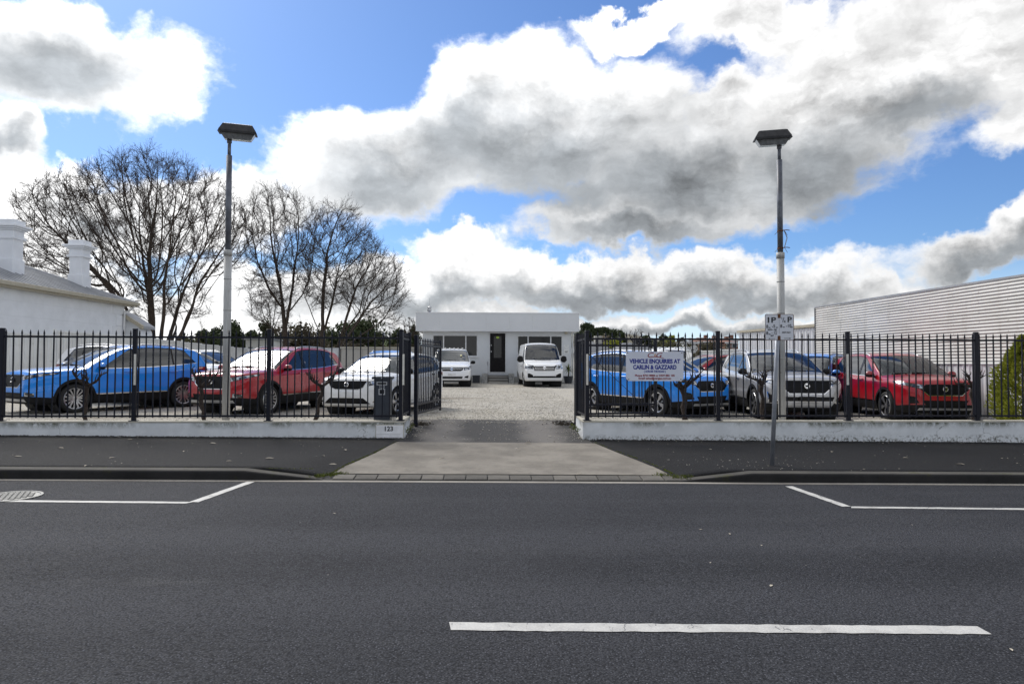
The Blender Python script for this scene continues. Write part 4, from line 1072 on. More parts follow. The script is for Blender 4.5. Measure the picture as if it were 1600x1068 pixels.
        if o_.get('badge'):
            zz = o_['badge'][0]; p_, _ = surf_at(y=0, z=zz); r_ = o_['badge'][1]
            bd = MB().lathe([(r_, 0), (r_, .018), (r_ * .86, .026), (r_ * .80, .020), (0, .020)], 8); bo = bd.build('badge', 'chrome', gr)
            bo.rotation_euler = (0, R(84), 0); bo.location = (xm - p_[0] + .012, 0, zz)
            tm = text_mesh(o_['badge'][2], r_ * .95, .002, 'gloss_black', bold=.002, name='badge_letters'); xs_ = [v.co.x for v in tm.vertices]; k = r_ * 1.15 / (max(xs_) - min(xs_) + 1e-6)
            for v in tm.vertices: v.co = (.026 - v.co.y, v.co.x * k, v.co.z)
            bl = link('badge_letters', tm, gr, (xm - p_[0] + .014, 0, zz))
    # lower cladding
    zcl = sp.get('clad')
    if zcl is not None:
        ring_ = lambda P_: np.minimum(np.hypot(X(P_) - xa0, Z(P_) - Rt), np.hypot(X(P_) - xa1, Z(P_) - Rt)) - Ra - sp.get('archw', .06)
        fz = interp(zcl)
        cl = lambda e: [lambda P_: np.minimum(Z(P_) - fz(X(P_)), np.where(Ya(P_) > .5, ring_(P_), 9)) - e]
        g, S = extract(S, cl(0)); part('cladding', g, 'black_plastic', .010)
        g, S = extract(S, cl(.004)); gaps.append(g)
        if sp.get('sill_strip'):
            a, b, z0_, z1_ = sp['sill_strip']; g, S = extract(S, [lambda P_: a - X(P_), lambda P_: X(P_) - b, lambda P_: Z(P_) - fz(X(P_)) - .030, lambda P_: .6 - Ya(P_)]); [part('sill_strip', q_, 'chrome', .006) for q_ in sides(g)]
    # bonnet
    hb = sp['bonnet']
    hf = lambda e: [lambda P_: hb[0] - e - X(P_) + .06 * Ya(P_) ** 2 * 0, lambda P_: X(P_) - wx0 - bow * Ya(P_) ** 2 - e + .03, lambda P_: Ya(P_) - (Wf(X(P_)) * .955 - hb[1] - .10 * np.maximum(0, .5 - X(P_))) - e, lambda P_: hb[2] - Z(P_)]
    g, S = extract(S, hf(0)); part('bonnet', g, pt); g, S = extract(S, hf(.005)); gaps.append(g)
    # doors with their windows and handles
    zd = sp.get('doorz', .36)
    dspec = [(dx0, dxB)] + ([(dxB + .012, dx1)] if dx1 > dxB else [])
    for k, (a, b) in enumerate(dspec):
        arch = lambda P_, e: (Ra + .07 - e) - np.hypot(X(P_) - xa1, Z(P_) - Rt)
        df = lambda e: [lambda P_: .45 - Ya(P_), lambda P_: a - e - X(P_) + np.maximum(0, Z(P_) - zsf(X(P_))) * sp.get('dk', .9) * (1 if k == 0 else 0), lambda P_: X(P_) - b - e, lambda P_: zd - e - Z(P_), lambda P_: Z(P_) - zc(P_) + .012 - e, lambda P_: arch(P_, e)]
        g, S = extract(S, df(0)); e_, S = extract(S, df(.0055)); gaps.append(e_)
        for side, q_ in zip((1, -1), sides(g)):
            dr = part('door', q_, pt)
            if dr is None: continue
            G[(k, side)] = dr
            hx = b - .20; p_, _ = surf_at(x=hx, y=side * Wf(hx), z=sp.get('handz', .93))
            MB().cbox(-.10, .10, -.012, .016, -.016, .016, .006).build('handle', pt if not sp.get('handmat') else sp['handmat'], dr, False, (xm - hx, -p_[1] - side * .022, p_[2]))
    for g, a, b, dark_ in winds:
        for side, q_ in zip((1, -1), sides(g)):
            k = 0 if (a + b) / 2 < dxB else 1
            dr = G.get((k, side)) if not sp.get('fixed') else None
            if dr is not None and (a + b) / 2 < dx1 + .05: part('side_window', q_, 'car_glass_dark' if dark_ else 'car_glass', -.004, dr)
            else: part('side_window', q_, 'car_glass_dark' if dark_ else 'car_glass', -.004)
    body = part('body', S, pt)
    # panel gaps in one dark piece under the body
    gl = [(q_.V, q_.N, q_.F) for q_ in gaps if q_.F]
    if gl:
        off_ = 0; VV, NN, FF = [], [], []
        for v_, n_, f_ in gl: VV.append(v_); NN.append(n_); FF += [tuple(i + off_ for i in p_) for p_ in f_]; off_ += len(v_)
        part('panel_gap', Surf(np.vstack(VV), np.vstack(NN), FF), 'gap_black', -.002, body)
    # wheels, wells
    tyre, rim = rim_meshes(sp['tyre'], sp['rim'], sp['tyre'][2])
    tw = sp['track'] / 2
    for xa in (xa0, xa1):
        for side in (1, -1):
            w_ = empty('wheel', (xm - xa, side * tw, Rt)); w_.parent = root
            if side < 0: w_.rotation_euler.z = math.pi
            w_.rotation_euler.y = rg.uniform(-.8, .8) if side > 0 else rg.uniform(-.8, .8)
            link('tyre', tyre, w_); link('rim', rim, w_)
            MB().lathe([(.13, .02), (.13, .035), (.03, .035)], 20, axis='y').build('brake_disc', 'steel', w_, True)
            wy = float(Wf(xa)) - .05
            wb_ = MB().lathe([(Ra + .012, wy), (Ra + .012, .40), (0, .40)], 24, axis='y'); wb_.f = [f_[::-1] for f_ in wb_.f]
            if side < 0: wb_.v = [(x, -y, z) for x, y, z in wb_.v]; 
            wb_.build('wheel_well', 'shade_dark', root, False, (xm - xa, 0, Rt))
    # cabin
    bw = float(Wf(xm)) * .955; zs_m = float(zsf(dxB)); it = MB()
    it.cbox(xm - sp['cab'][1], xm - sp['cab'][0], -bw + .07, bw - .07, .40, zs_m - .16, .05); it.cbox(xm - wx0 - .55, xm - wx0 - .22, -bw + .09, bw - .09, zs_m - .25, zs_m - .0, .06)
    ino = it.build('cabin', 'interior', root)
    for row, xs_ in enumerate(sp['seats']):
        for yy in ((-.36, .36) if row == 0 else (-.40, 0, .40)):
            q_ = MB(); x0_ = xm - xs_; zz = zs_m - .22; tp_ = sp.get('seath', .36)
            b0 = len(q_.v); q_.cbox(-.07, .07, -.22, .22, 0, tp_, .05); q_.cbox(-.05, .05, -.12, .12, tp_ + .03, tp_ + .19, .04)
            q_.v = [(x - (z) * .22, y, z) for x, y, z in q_.v]; q_.build('seat', 'seat_fabric', root, False, (x0_, yy, zz))
    sw = MB(); a_ = [(0, .18 * math.cos(2 * math.pi * k / 16), .18 * math.sin(2 * math.pi * k / 16)) for k in range(17)]; sw.tube([(-.35 * z, y, z) for _, y, z in a_], .014, 5, False)
    sw.build('steering_wheel', 'gloss_black', root, True, (xm - sp['seats'][0] + .52, -.36, zs_m + .02))
    # mirrors
    mx = sp['mirror']; p_, _ = surf_at(x=mx[0], y=float(Wf(mx[0])) * .96, z=mx[1])
    for side in (1, -1):
        s_ = mx[2]; mb = MB(); mb.lathe([(0, .105), (.05, .10), (.085, .07), (.10, .02), (.10, -.02), (.085, -.065), (.05, -.09), (0, -.095)], 14, axis='y')
        mb.v = [((x * .62 if x > 0 else x * .35) * s_, y * s_, z * (.72 if s_ < 1.2 else 1.15) * s_) for x, y, z in mb.v]
        mo = mb.build('mirror', mx[3] if len(mx) > 3 else pt, root, True, (xm - mx[0], side * (abs(p_[1]) + .125 * s_), mx[1] + .02))
        MB().tube([(0, -side * .14 * s_, -.07), (0, 0, -.062)], .022, 6).build('mirror_stalk', 'gloss_black', mo); 
        lo = MB().lathe([(.103, -.02), (.104, -.045), (.088, -.068), (.05, -.092), (0, -.098)], 14, axis='y'); lo.v = [((x * .64 if x > 0 else x * .37) * s_, z * s_ * 1.12, y * .9 * s_ * 1.0) for x, y, z in lo.v]; lo.build('mirror_base', 'gloss_black', mo, True)
        m2 = MB().lathe([(0, .092), (.078, .05), (.08, -.05), (0, -.085)], 12, axis='y'); m2.v = [((-.03 - .008 * (abs(y) < .06)) * s_, y * s_, x * .0 + z * .62 * s_) for x, y, z in m2.v]; m2.build('mirror_glass', 'lamp_mirror', mo)
    if sp.get('rails'):
        for side in (1, -1):
            a, b = sp['rails']; pth = []
            for k in range(15):
                x = a + (b - a) * k / 14; p_, _ = surf_at(x=x, y=side * sp['raily'], z=float(zt(x))); lift = .045 * min(1, math.sin(math.pi * k / 14) * 2.2) - .005
                pth.append((xm - x, -side * sp['raily'], p_[2] - .012 + lift))
            MB().tube(pth, [.012] + [.019] * 13 + [.012], 6).build('roof_rail', 'trim_silver', root, True)
    # wipers, aerial, plates
    for yy in (-.05, .42):
        pth = []
        for k in range(6):
            y2 = yy - .52 * k / 5; x = wx0 + bow * y2 * y2 + .035 + .03 * k / 5; p_, n_ = surf_at(x=x, y=-y2, z=float(zt(x))); pth.append((xm - p_[0] + .01, y2, float(zt(x)) - .9 * cr(x) * (abs(y2) / .8) ** 2 + .012))
        MB().tube(pth, .009, 5).build('wiper', 'gloss_black', root)
    if sp.get('plate'):
        zz, ht, mt_ = sp['plate']; p_, _ = surf_at(y=0, z=zz); MB().cbox(-.012, .012, -.186, .186, -ht, ht, .004).build('number_plate', mt_, root, False, (xm - p_[0] + .018, 0, zz))
    for nm, x, y, z, sx, sy, sz, mt_, rot in sp.get('extra', []):
        o_ = MB().cbox(-sx / 2, sx / 2, -sy / 2, sy / 2, -sz / 2, sz / 2, min(sx, sy, sz) * .3).build(nm, mt_, root, False, (xm - x, y, z)); o_.rotation_euler.y = rot
    return root

def hexg(y0, y1, y2, z0, z1, z2): return [(0, z2), (y2, z2), (y1, z1), (y0, z0), (0, z0)]
ZS = dict(L=4.31, axles=(.93, 3.515), tyre=(.332, .243, .215), track=1.54, rim='five', paint='paint_blue',
    top=[(0, .64), (.015, .78), (.05, .89), (.11, .945), (.25, .985), (.5, 1.015), (.85, 1.045), (1.16, 1.075), (1.32, 1.165), (1.6, 1.32), (1.88, 1.46), (2.05, 1.525), (2.3, 1.572), (2.7, 1.605), (3.1, 1.60), (3.5, 1.565), (3.8, 1.52), (3.93, 1.49), (4.02, 1.40), (4.15, 1.20), (4.23, 1.06), (4.28, .90), (4.305, .70), (4.31, .60)],
    belt=[(0, .70), (.3, .88), (.8, .955), (1.2, .985), (2.2, 1.01), (3.2, 1.06), (3.8, 1.12), (4.31, 1.15)],
    width=[(0, .54), (.02, .61), (.06, .685), (.14, .765), (.28, .83), (.5, .875), (.9, .905), (3.4, .905), (3.8, .885), (4.05, .85), (4.2, .80), (4.28, .73), (4.31, .66)],
    floor=[(0, .34), (.05, .27), (.2, .22), (.6, .20), (3.7, .20), (4.05, .26), (4.25, .36), (4.31, .44)],
    crown=[(0, .02), (.1, .05), (.4, .065), (1.1, .075), (1.5, .085), (2.1, .065), (3.6, .06), (4.0, .05), (4.31, .03)],
    screen=(1.15, 2.03), rear=(3.98, 4.17), doors=(1.38, 2.30, 3.42), cab=(1.35, 3.9), seats=(2.25, 3.15), mirror=(1.46, 1.05, 1.0), bonnet=(.10, .055, .8), rails=(2.15, 3.85), raily=.60, chrome=True,
    dlo=dict(low=.022, high=.035, x0=1.50, z0=1.02, ka=1.55, x1=3.86, z1=1.12, kc=.85, panes=[(1.5, 2.25, 0), (2.345, 3.22, 0), (3.26, 3.86, 1)]),
    lamp=dict(s0=.50, s1=1.20, b0=.755, b1=.195, t0=.850, t1=.105), tail=dict(s0=.60, s1=1.10, b0=.90, b1=.14, t0=1.03, t1=.03),
    clad=[(0, .40), (.25, .38), (.5, .36), (1.2, .40), (3.0, .42), (3.9, .40), (4.31, .50)], sill_strip=(1.35, 3.05, 0, 0), doorz=.42, archw=.055,
    openings=[dict(name='grille', pts=hexg(.36, .505, .40, .615, .745, .845), mat='grille_mesh', rim=.014, rimlow=.70, badge=(.75, .062, 'MG')),
              dict(name='air_intake', pts=[(0, .34), (.40, .34), (.50, .50), (0, .50)], mat='black_plastic'),
              dict(name='bumper_trim', pts=[(0, .285), (.60, .285), (.56, .335), (0, .335)], mat='trim_silver', off=.012),
              dict(name='fog_lamp_housing', pts=[(.56, .44), (.74, .42), (.74, .60), (.64, .58)], mat='gloss_black')])
ZSOLD = dict(ZS, rim='ten', openings=[dict(name='grille', pts=hexg(.30, .44, .46, .60, .72, .86), mat='grille_mesh', rim=.016, rimlow=.84, badge=(.76, .062, 'MG')),
              dict(name='air_intake', pts=[(0, .36), (.46, .36), (.50, .48), (0, .48)], mat='black_plastic'),
              dict(name='bumper_trim', pts=[(0, .285), (.62, .285), (.58, .345), (0, .345)], mat='trim_silver', off=.012),
              dict(name='fog_lamp_housing', pts=[(.56, .40), (.76, .40), (.76, .47), (.58, .50)], mat='lamp_lens')])
def stretch(sp, kx, ky, kz, **kw):
    d = dict(sp)
    for k in ('top', 'belt', 'floor', 'crown'): d[k] = [(x * kx, z * kz) for x, z in sp[k]]
    d['width'] = [(x * kx, z * ky) for x, z in sp['width']]
    d['L'] = sp['L'] * kx
    for k in ('screen', 'rear', 'doors', 'cab', 'seats', 'axles'): d[k] = tuple(x * kx for x in sp[k])
    d['dlo'] = dict(sp['dlo'], x0=sp['dlo']['x0'] * kx, x1=sp['dlo']['x1'] * kx, z0=sp['dlo']['z0'] * kz, z1=sp['dlo']['z1'] * kz, panes=[(a * kx, b * kx, c_) for a, b, c_ in sp['dlo']['panes']])
    if sp.get('clad'): d['clad'] = [(x * kx, z * kz) for x, z in sp['clad']]
    if sp.get('rails'): d['rails'] = tuple(x * kx for x in sp['rails'])
    d['mirror'] = (sp['mirror'][0] * kx, sp['mirror'][1] * kz) + tuple(sp['mirror'][2:])
    l_ = dict(sp['lamp']); [l_.__setitem__(k, l_[k] * kz) for k in ('b0', 't0')]; d['lamp'] = l_
    l_ = dict(sp['tail']); [l_.__setitem__(k, l_[k] * kz) for k in ('b0', 't0')]; d['tail'] = l_
    d.update(kw); return d
HS = stretch(ZS, 4.574 / 4.31, .938 / .905, 1.035, paint='paint_silver', rim='five', tyre=(.352, .258, .23), track=1.58, sill_strip=(1.5, 3.2, 0, 0), raily=.63, handmat='chrome', mirror=(1.53, 1.09, 1.0, 'gloss_black'),
    openings=[dict(name='grille', pts=[(0, .90), (.56, .90), (.50, .74), (.38, .635), (0, .635)], mat='grille_mesh', rim=.018, rimlow=.885, badge=(.795, .068, 'MG')),
              dict(name='air_intake', pts=[(0, .46), (.55, .46), (.60, .555), (0, .555)], mat='gloss_black'),
              dict(name='bumper_trim', pts=[(0, .325), (.50, .325), (.58, .42), (0, .42)], mat='trim_silver', off=.010),
              dict(name='fog_lamp_housing', pts=[(.62, .42), (.78, .42), (.80, .64), (.66, .52)], mat='gloss_black', rim=.012)],
    plate=(.52, .045, 'gloss_black'))
HS['lamp'] = dict(s0=.56, s1=1.22, b0=.80, b1=.17, t0=.895, t1=.085)
HATCH = stretch(ZS, 4.02 / 4.31, .865 / .905, .925, paint='paint_white', rim='five', tyre=(.308, .226, .195), track=1.48, rails=None, sill_strip=None, archw=.012, clad=[(0, .20), (4.1, .20)], chrome=False, doorz=.30, handmat='gloss_black',
    openings=[dict(name='grille', pts=[(0, .80), (.50, .80), (.40, .66), (.28, .615), (0, .615)], mat='grille_mesh', rim=.012, badge=(.72, .060, 'MG')),
              dict(name='air_intake', pts=[(0, .29), (.58, .29), (.42, .42), (0, .42)], mat='black_plastic'),
              dict(name='fog_lamp_housing', pts=[(.62, .33), (.78, .31), (.78, .52), (.70, .42)], mat='black_plastic', rim=.008)],
    plate=(.50, .062, 'plate_white'), extra=[('windscreen_sticker', 1.30, .45, 1.055, .006, .10, .10, 'sticker_green', -1.03)], mirror=(1.36, 1.0, .95, 'gloss_black'))
HATCH['lamp'] = dict(s0=.56, s1=1.22, b0=.70, b1=.20, t0=.785, t1=.13)
VAN = dict(L=4.95, axles=(1.0, 4.1), tyre=(.335, .205, .215), track=1.72, rim='seven', paint='paint_white',
    top=[(0, .70), (.015, .88), (.05, 1.02), (.12, 1.10), (.25, 1.16), (.55, 1.27), (.78, 1.34), (.9, 1.46), (1.15, 1.78), (1.4, 2.06), (1.55, 2.16), (1.8, 2.225), (2.3, 2.27), (4.4, 2.27), (4.8, 2.24), (4.9, 2.1), (4.93, 1.5), (4.95, .8)],
    belt=[(0, .80), (.3, 1.05), (.8, 1.20), (1.6, 1.23), (4.95, 1.25)], width=[(0, .80), (.02, .86), (.07, .905), (.18, .945), (.4, .975), (.8, .995), (1.4, .999), (4.7, .995), (4.9, .96), (4.95, .88)],
    floor=[(0, .36), (.06, .29), (.3, .25), (4.6, .28), (4.95, .42)], crown=[(0, .02), (.15, .05), (.7, .07), (1.2, .10), (1.8, .09), (4.6, .08), (4.95, .03)], tumble=.14, beltw=.965, waist=.99, bow=.12,
    screen=(.80, 1.56), doors=(1.05, 2.05, 2.05), cab=(.95, 2.4), seats=(1.95,), seath=.6, mirror=(1.12, 1.38, 1.5, 'black_plastic'), bonnet=(.10, .08, .95), doorz=.45, handz=1.05, dk=.75, handmat='black_plastic',
    dlo=dict(low=.03, high=.10, x0=1.12, z0=1.26, ka=.82, x1=1.96, z1=1.3, kc=.05, panes=[(1.12, 1.96, 0)]),
    lamp=dict(s0=.60, s1=1.12, b0=.90, b1=.05, t0=1.075, t1=.14), archw=.02, clad=[(0, .30), (4.95, .32)],
    openings=[dict(name='grille', pts=[(0, 1.045), (.58, 1.045), (.50, .80), (0, .80)], mat='gloss_black', bars=[1.035, .965, .90, .825], barw=.50, badge=(.955, .085, 'M')),
              dict(name='air_intake', pts=[(0, .46), (.80, .46), (.84, .66), (.74, .68), (.52, .55), (0, .55)][:2] + [(.50, .55), (0, .55)], mat='black_plastic'),
              dict(name='fog_lamp_housing', pts=[(.56, .47), (.84, .47), (.84, .68), (.74, .68), (.58, .60)], mat='black_plastic')],
    extra=[('windscreen_sticker', 1.22, .52, 1.80, .006, .10, .12, 'paper_yellow', -.72), ('fog_lamp', .045, .70, .645, .03, .18, .05, 'lamp_lens', 0), ('fog_lamp', .045, -.70, .645, .03, .18, .05, 'lamp_lens', 0)])
MPV = dict(VAN, L=5.17, axles=(.95, 4.15), 
    top=[(0, .66), (.015, .80), (.05, .92), (.12, 1.0), (.3, 1.075), (.6, 1.16), (.95, 1.24), (1.1, 1.31), (1.5, 1.57), (1.8, 1.74), (2.0, 1.825), (2.3, 1.885), (2.8, 1.925), (4.4, 1.92), (4.9, 1.86), (5.05, 1.70), (5.14, 1.2), (5.17, .7)],
    belt=[(0, .74), (.3, .95), (.9, 1.10), (1.8, 1.14), (5.17, 1.20)], width=[(0, .74), (.02, .80), (.07, .86), (.18, .91), (.4, .95), (.8, .975), (1.4, .985), (4.8, .98), (5.05, .93), (5.17, .82)],
    crown=[(0, .02), (.15, .05), (.7, .08), (1.5, .10), (2.0, .075), (4.8, .07), (5.17, .03)], screen=(.98, 1.96), doors=(1.25, 2.25, 3.3), cab=(1.2, 4.6), seats=(2.1, 3.1), seath=.45, mirror=(1.45, 1.18, 1.1, 'black_plastic'), tumble=.2, handz=1.0, dk=1.2,
    dlo=dict(low=.02, high=.05, x0=1.40, z0=1.16, ka=1.2, x1=4.95, z1=1.2, kc=.2, panes=[(1.4, 2.2, 0), (2.30, 3.25, 1), (3.32, 4.95, 1)]),
    lamp=dict(s0=.62, s1=1.28, b0=.80, b1=.14, t0=.93, t1=.17),
    openings=[dict(name='grille', pts=[(0, .93), (.58, .93), (.52, .80), (.42, .76), (0, .76)], mat='gloss_black', bars=[.855], barw=.50, badge=(.855, .075, 'M')),
              dict(name='air_intake', pts=[(0, .40), (.50, .40), (.54, .50), (0, .50)], mat='black_plastic'),
              dict(name='fog_lamp_housing', pts=[(.60, .44), (.80, .42), (.82, .56), (.64, .50)], mat='black_plastic')],
    plate=(.60, .05, 'paint_white'), extra=[('windscreen_sticker', 1.42, .48, 1.535, .006, .10, .10, 'paper_yellow', -.98)] + [('roof_rib', 3.4, y, 1.93, 2.4, .07, .03, 'paint_white', 0) for y in (-.54, -.32, -.1, .12, .34, .56)])

def repaint(root, old, new):
    def walk(o):
        if o.type == 'MESH':
            for s_ in o.material_slots:
                if s_.material == M[old]: s_.link = 'OBJECT'; s_.material = M[new]
        for c_ in o.children: walk(c_)
    walk(root)
def place(root, front, rear, label, cat, group=None):
    """front, rear: ground points of the two near-side tyres; the car stands on them"""
    f_, r_ = Vector((front[0], front[1])), Vector((rear[0], rear[1])); d = (f_ - r_).normalized(); mid = (f_ + r_) / 2; side = root['near']
    nrm = Vector((-d.y, d.x)) * side; c_ = mid - nrm * (root['track'] / 2 + .09)
    root.location = (c_.x, c_.y, lotf(c_.x, c_.y)); root.rotation_euler.z = math.atan2(d.y, d.x); tag(root, label, cat, group)
    for k in ('near', 'track', 'wb'): del root[k]
    return root
def veh(name, spec, near, **kw):
    r_ = build_vehicle(name, spec); r_['near'] = near; r_['track'] = spec['track']; r_['wb'] = spec['axles'][1] - spec['axles'][0]; return r_
GL = 'cars parked along the street fence'; GB = 'cars parked in the rows behind'
def place_deg(root, front, deg, label, cat, group):
    """front: ground point of the near-side front tyre; deg: heading, 0 faces the street, positive turns towards +x"""
    f_ = Vector((front[0], front[1], 0)); return place(root, f_, f_ - Vector((math.sin(R(deg)), -math.cos(R(deg)), 0)) * root['wb'], label, cat, group)
def twin(src, old, new, spec, near):
    r_ = copy_tree(src); repaint(r_, old, new); r_['near'] = near; r_['track'] = spec['track']; r_['wb'] = spec['axles'][1] - spec['axles'][0]; return r_
blueL = place_deg(veh('parked_car', ZSOLD, 1), gpl(117, 645.2), -36, 'blue small suv with alloy wheels parked side on by the tin fence', 'car', GL)
redL = place_deg(twin(blueL, 'paint_blue', 'paint_red', ZS, 1), gpl(421, 646), -20, 'shiny red suv facing the street behind the white floodlight pole', 'car', GL)
hat = place_deg(veh('parked_car', HATCH, 1), gpl(620, 648), -18, 'white hatchback with blank white plate behind the blue letterbox', 'car', GL)
blueR = place_deg(veh('parked_car', ZS, -1), gpl(1027, 650), 29, 'bright blue suv behind the vehicle enquiries sign', 'car', GL)
redR = place_deg(twin(blueR, 'paint_blue', 'paint_red', ZS, -1), gpl(1384, 654.5), -5, 'glossy red suv beside the corrugated iron building', 'car', GL)
silv = place_deg(veh('parked_car', HS, -1), gpl(1178.5, 652.5), -6, 'silver grey suv with studded black grille behind the parking sign', 'car', GL)
van = veh('parked_van', VAN, 1)
c0 = gpl(847, 603.5); place(van, c0 + Vector((.86 + .09, 0, 0)), c0 + Vector((.95 - .12, 3.1, 0)), 'white high roof van with chrome barred grille at the office wall', 'van', 'white vans parked at the office')
mpv = veh('parked_van', MPV, 1)
c0 = gpl(700, 603); place(mpv, c0 + Vector((.95 + .18, 0, 0)), c0 + Vector((.95 + .0, 3.2, 0)), 'white low people mover van left of the office door', 'van', 'white vans parked at the office')
def put(src, paint_from, paint_to, x, y, deg, label, cat='car', group=GB):
    c_ = copy_tree(src)
    if paint_to != paint_from: repaint(c_, paint_from, paint_to)
    c_.location = (x, y, lotf(x, y)); c_.rotation_euler.z = R(deg); c_['label'] = label; c_['category'] = cat; c_['group'] = group; return c_
put(silv, 'paint_silver', 'paint_white', -10.2, 20.2, -22, 'white suv nearest behind the blue car, facing the office')
put(silv, 'paint_silver', 'paint_white', -10.6, 23.6, -22, 'white suv in the middle of the row by the tin fence')
put(blueL, 'paint_blue', 'paint_white', -10.9, 27.2, -22, 'white suv furthest back in the row by the tin fence')
put(blueR, 'paint_blue', 'paint_blue', -3.15, 22.5, -86, 'dark blue roofed suv directly behind the white hatchback')
put(silv, 'paint_silver', 'paint_white', 4.95, 19.9, -59, 'white suv showing its headlight behind the blue car bonnet')
put(redL, 'paint_red', 'paint_red', 8.0, 24.6, 197, 'red suv standing side on before the white van at the back')
put(mpv, 'paint_white', 'paint_white', 7.7, 28.9, 248, 'white van parked at the back of the yard behind the red suv', 'van')
put(blueL, 'paint_blue', 'paint_white', 9.2, 22.4, 215, 'white suv with dark screen behind the silver car')
put(blueR, 'paint_blue', 'paint_blue', 9.35, 19.6, 228, 'blue suv squeezed between the silver and red cars')
# ------------------------------------------------------------------ office at the back of the yard
BY = 40.6
def bx(px, py=560, Y=BY): return aty(px, py, Y).x
def bz(py, Y=BY): return aty(760, py, Y).z - LOT
ox = bx(776)
off = empty('office_building', (ox, BY, LOT), 0, 'low grey white flat roofed sales office at the back of the yard', 'building')
X = lambda px: bx(px) - ox
x0, x1 = X(660.5), X(893); zt_, zf1, zf0 = bz(517) - .02, bz(488.5, BY - .6), bz(516.6, BY - .6)
DEP = 7.0; T = .2
wn_ = [(X(675.5), X(746.5), bz(557), bz(523)), (X(764), X(791), bz(581), bz(519)), (X(808), X(879), bz(557), bz(523.5))]
# front wall in panels around the openings
cuts = sorted({x0, x1, *[v for w_ in wn_ for v in w_[:2]]})
for a, b in zip(cuts[:-1], cuts[1:]):
    op = [w_ for w_ in wn_ if w_[0] <= a + .01 and w_[1] >= b - .01]
    mb = MB()
    if op:
        if op[0][2] > .5: mb.box(a, b, 0, T, 0, op[0][2])
        else: mb.box(a, b, 0, T, 0, .44)
        mb.build('wall', 'office_wall', off); MB().box(a, b, 0, T, op[0][3], zt_).build('wall', 'office_wall', off)
    else: mb.box(a, b, 0, T, 0, zt_).build('wall', 'office_wall', off)
MB().box(x0, x0 + T, T, DEP, 0, zt_).build('wall', 'office_wall', off); MB().box(x1 - T, x1, T, DEP, 0, zt_).build('wall', 'office_wall', off)
MB().box(x0, x1, DEP, DEP + T, 0, zt_).build('wall', 'office_wall', off); MB().box(x0 + T, x1 - T, T, DEP, .35, .44).build('floor', 'interior', off)
fx0, fx1 = aty(649.5, 500, BY - .6).x - ox, aty(905, 500, BY - .6).x - ox
fs_ = empty('fascia', (0, -.6, 0)); fs_.parent = off
n_ = 7
for i in range(n_):
    a, b = fx0 + (fx1 - fx0) * i / n_, fx0 + (fx1 - fx0) * (i + 1) / n_; MB().box(a + .002, b - .002, 0, .05, zf0, zf1 - .03).build('panel', 'office_fascia', fs_)
MB().box(fx0 - .01, fx1 + .01, -.02, .08, zf1 - .03, zf1 + .02).build('capping', 'white_trim', fs_); MB().box(fx0, fx1, -.012, .05, zf0 - .03, zf0).build('lower_trim', 'white_trim', fs_)
for a, b in ((fx0, fx0 + .05), (fx1 - .05, fx1)): MB().box(a, b, .052, DEP + .6, zf0, zf1 - .03).build('panel', 'office_fascia', fs_)
MB().box(fx0 + .05, fx1 - .05, -.54, DEP - .1, zt_ + .005, zt_ + .05).build('soffit', 'white_trim', off)
MB().box(fx0 + .05, fx1 - .05, -.50, DEP - .2, zf1 - .25, zf1 - .18).build('roof', 'roof_metal', off)
for i, (a, b, z0, z1) in enumerate(wn_):
    if i == 1: continue
    fr = MB(); rim(fr, a, b, z0, z1, .06, -.03, .08); f_ = fr.build('window', 'white_frame', off)
    for u in ((.245, .735) if i == 0 else (.24, .74)): MB().box(a + (b - a) * u - .035, a + (b - a) * u + .035, -.025, .075, z0 + .06, z1 - .06).build('mullion', 'white_frame', f_)
    us = [0, .245, .735, 1] if i == 0 else [0, .24, .74, 1]
    for u0, u1 in zip(us[:-1], us[1:]): MB().box(a + (b - a) * u0 + .036, a + (b - a) * u1 - .036, .02, .03, z0 + .06, z1 - .06).build('pane', 'office_glass', f_)
    MB().box(a - .05, b + .05, -.07, .0, z0 - .05, z0).build('sill', 'white_frame', f_)
a, b, z0, z1 = wn_[1]
dr = empty('door', (0, 0, 0)); dr.parent = off
MB().box(a + .06, b - .06, .06, .11, z0, z1 - .05).build('leaf', 'door_black', dr); fr = MB(); rim(fr, a, b, z0 - .06, z1, .055, -.03, .12); fr.build('frame', 'white_frame', dr)
dw = b - a
MB().box(a + .06 + dw * .22, b - .06 - dw * .22, .052, .062, z0 + .85, z1 - .22).build('door_glass', 'office_glass', dr)
for zz in (.62, .78): MB().lathe([(.035, .035), (.035, .06)], 10, a + .13, z0 + (z1 - z0) * (1 - zz) + .7, 'y').lathe([(0, .035), (.035, .035)], 10, a + .13, z0 + (z1 - z0) * (1 - zz) + .7, 'y').build('lock', 'steel', dr)
q = MB(); pts = [(.10 * math.cos(2 * math.pi * k / 16), .065 * math.sin(2 * math.pi * k / 16)) for k in range(16)]; q.prism_y(pts, -.003, .003); q.build('door_sticker', 'sticker_green', dr, False, ((a + b) / 2, .045, z1 - .30))
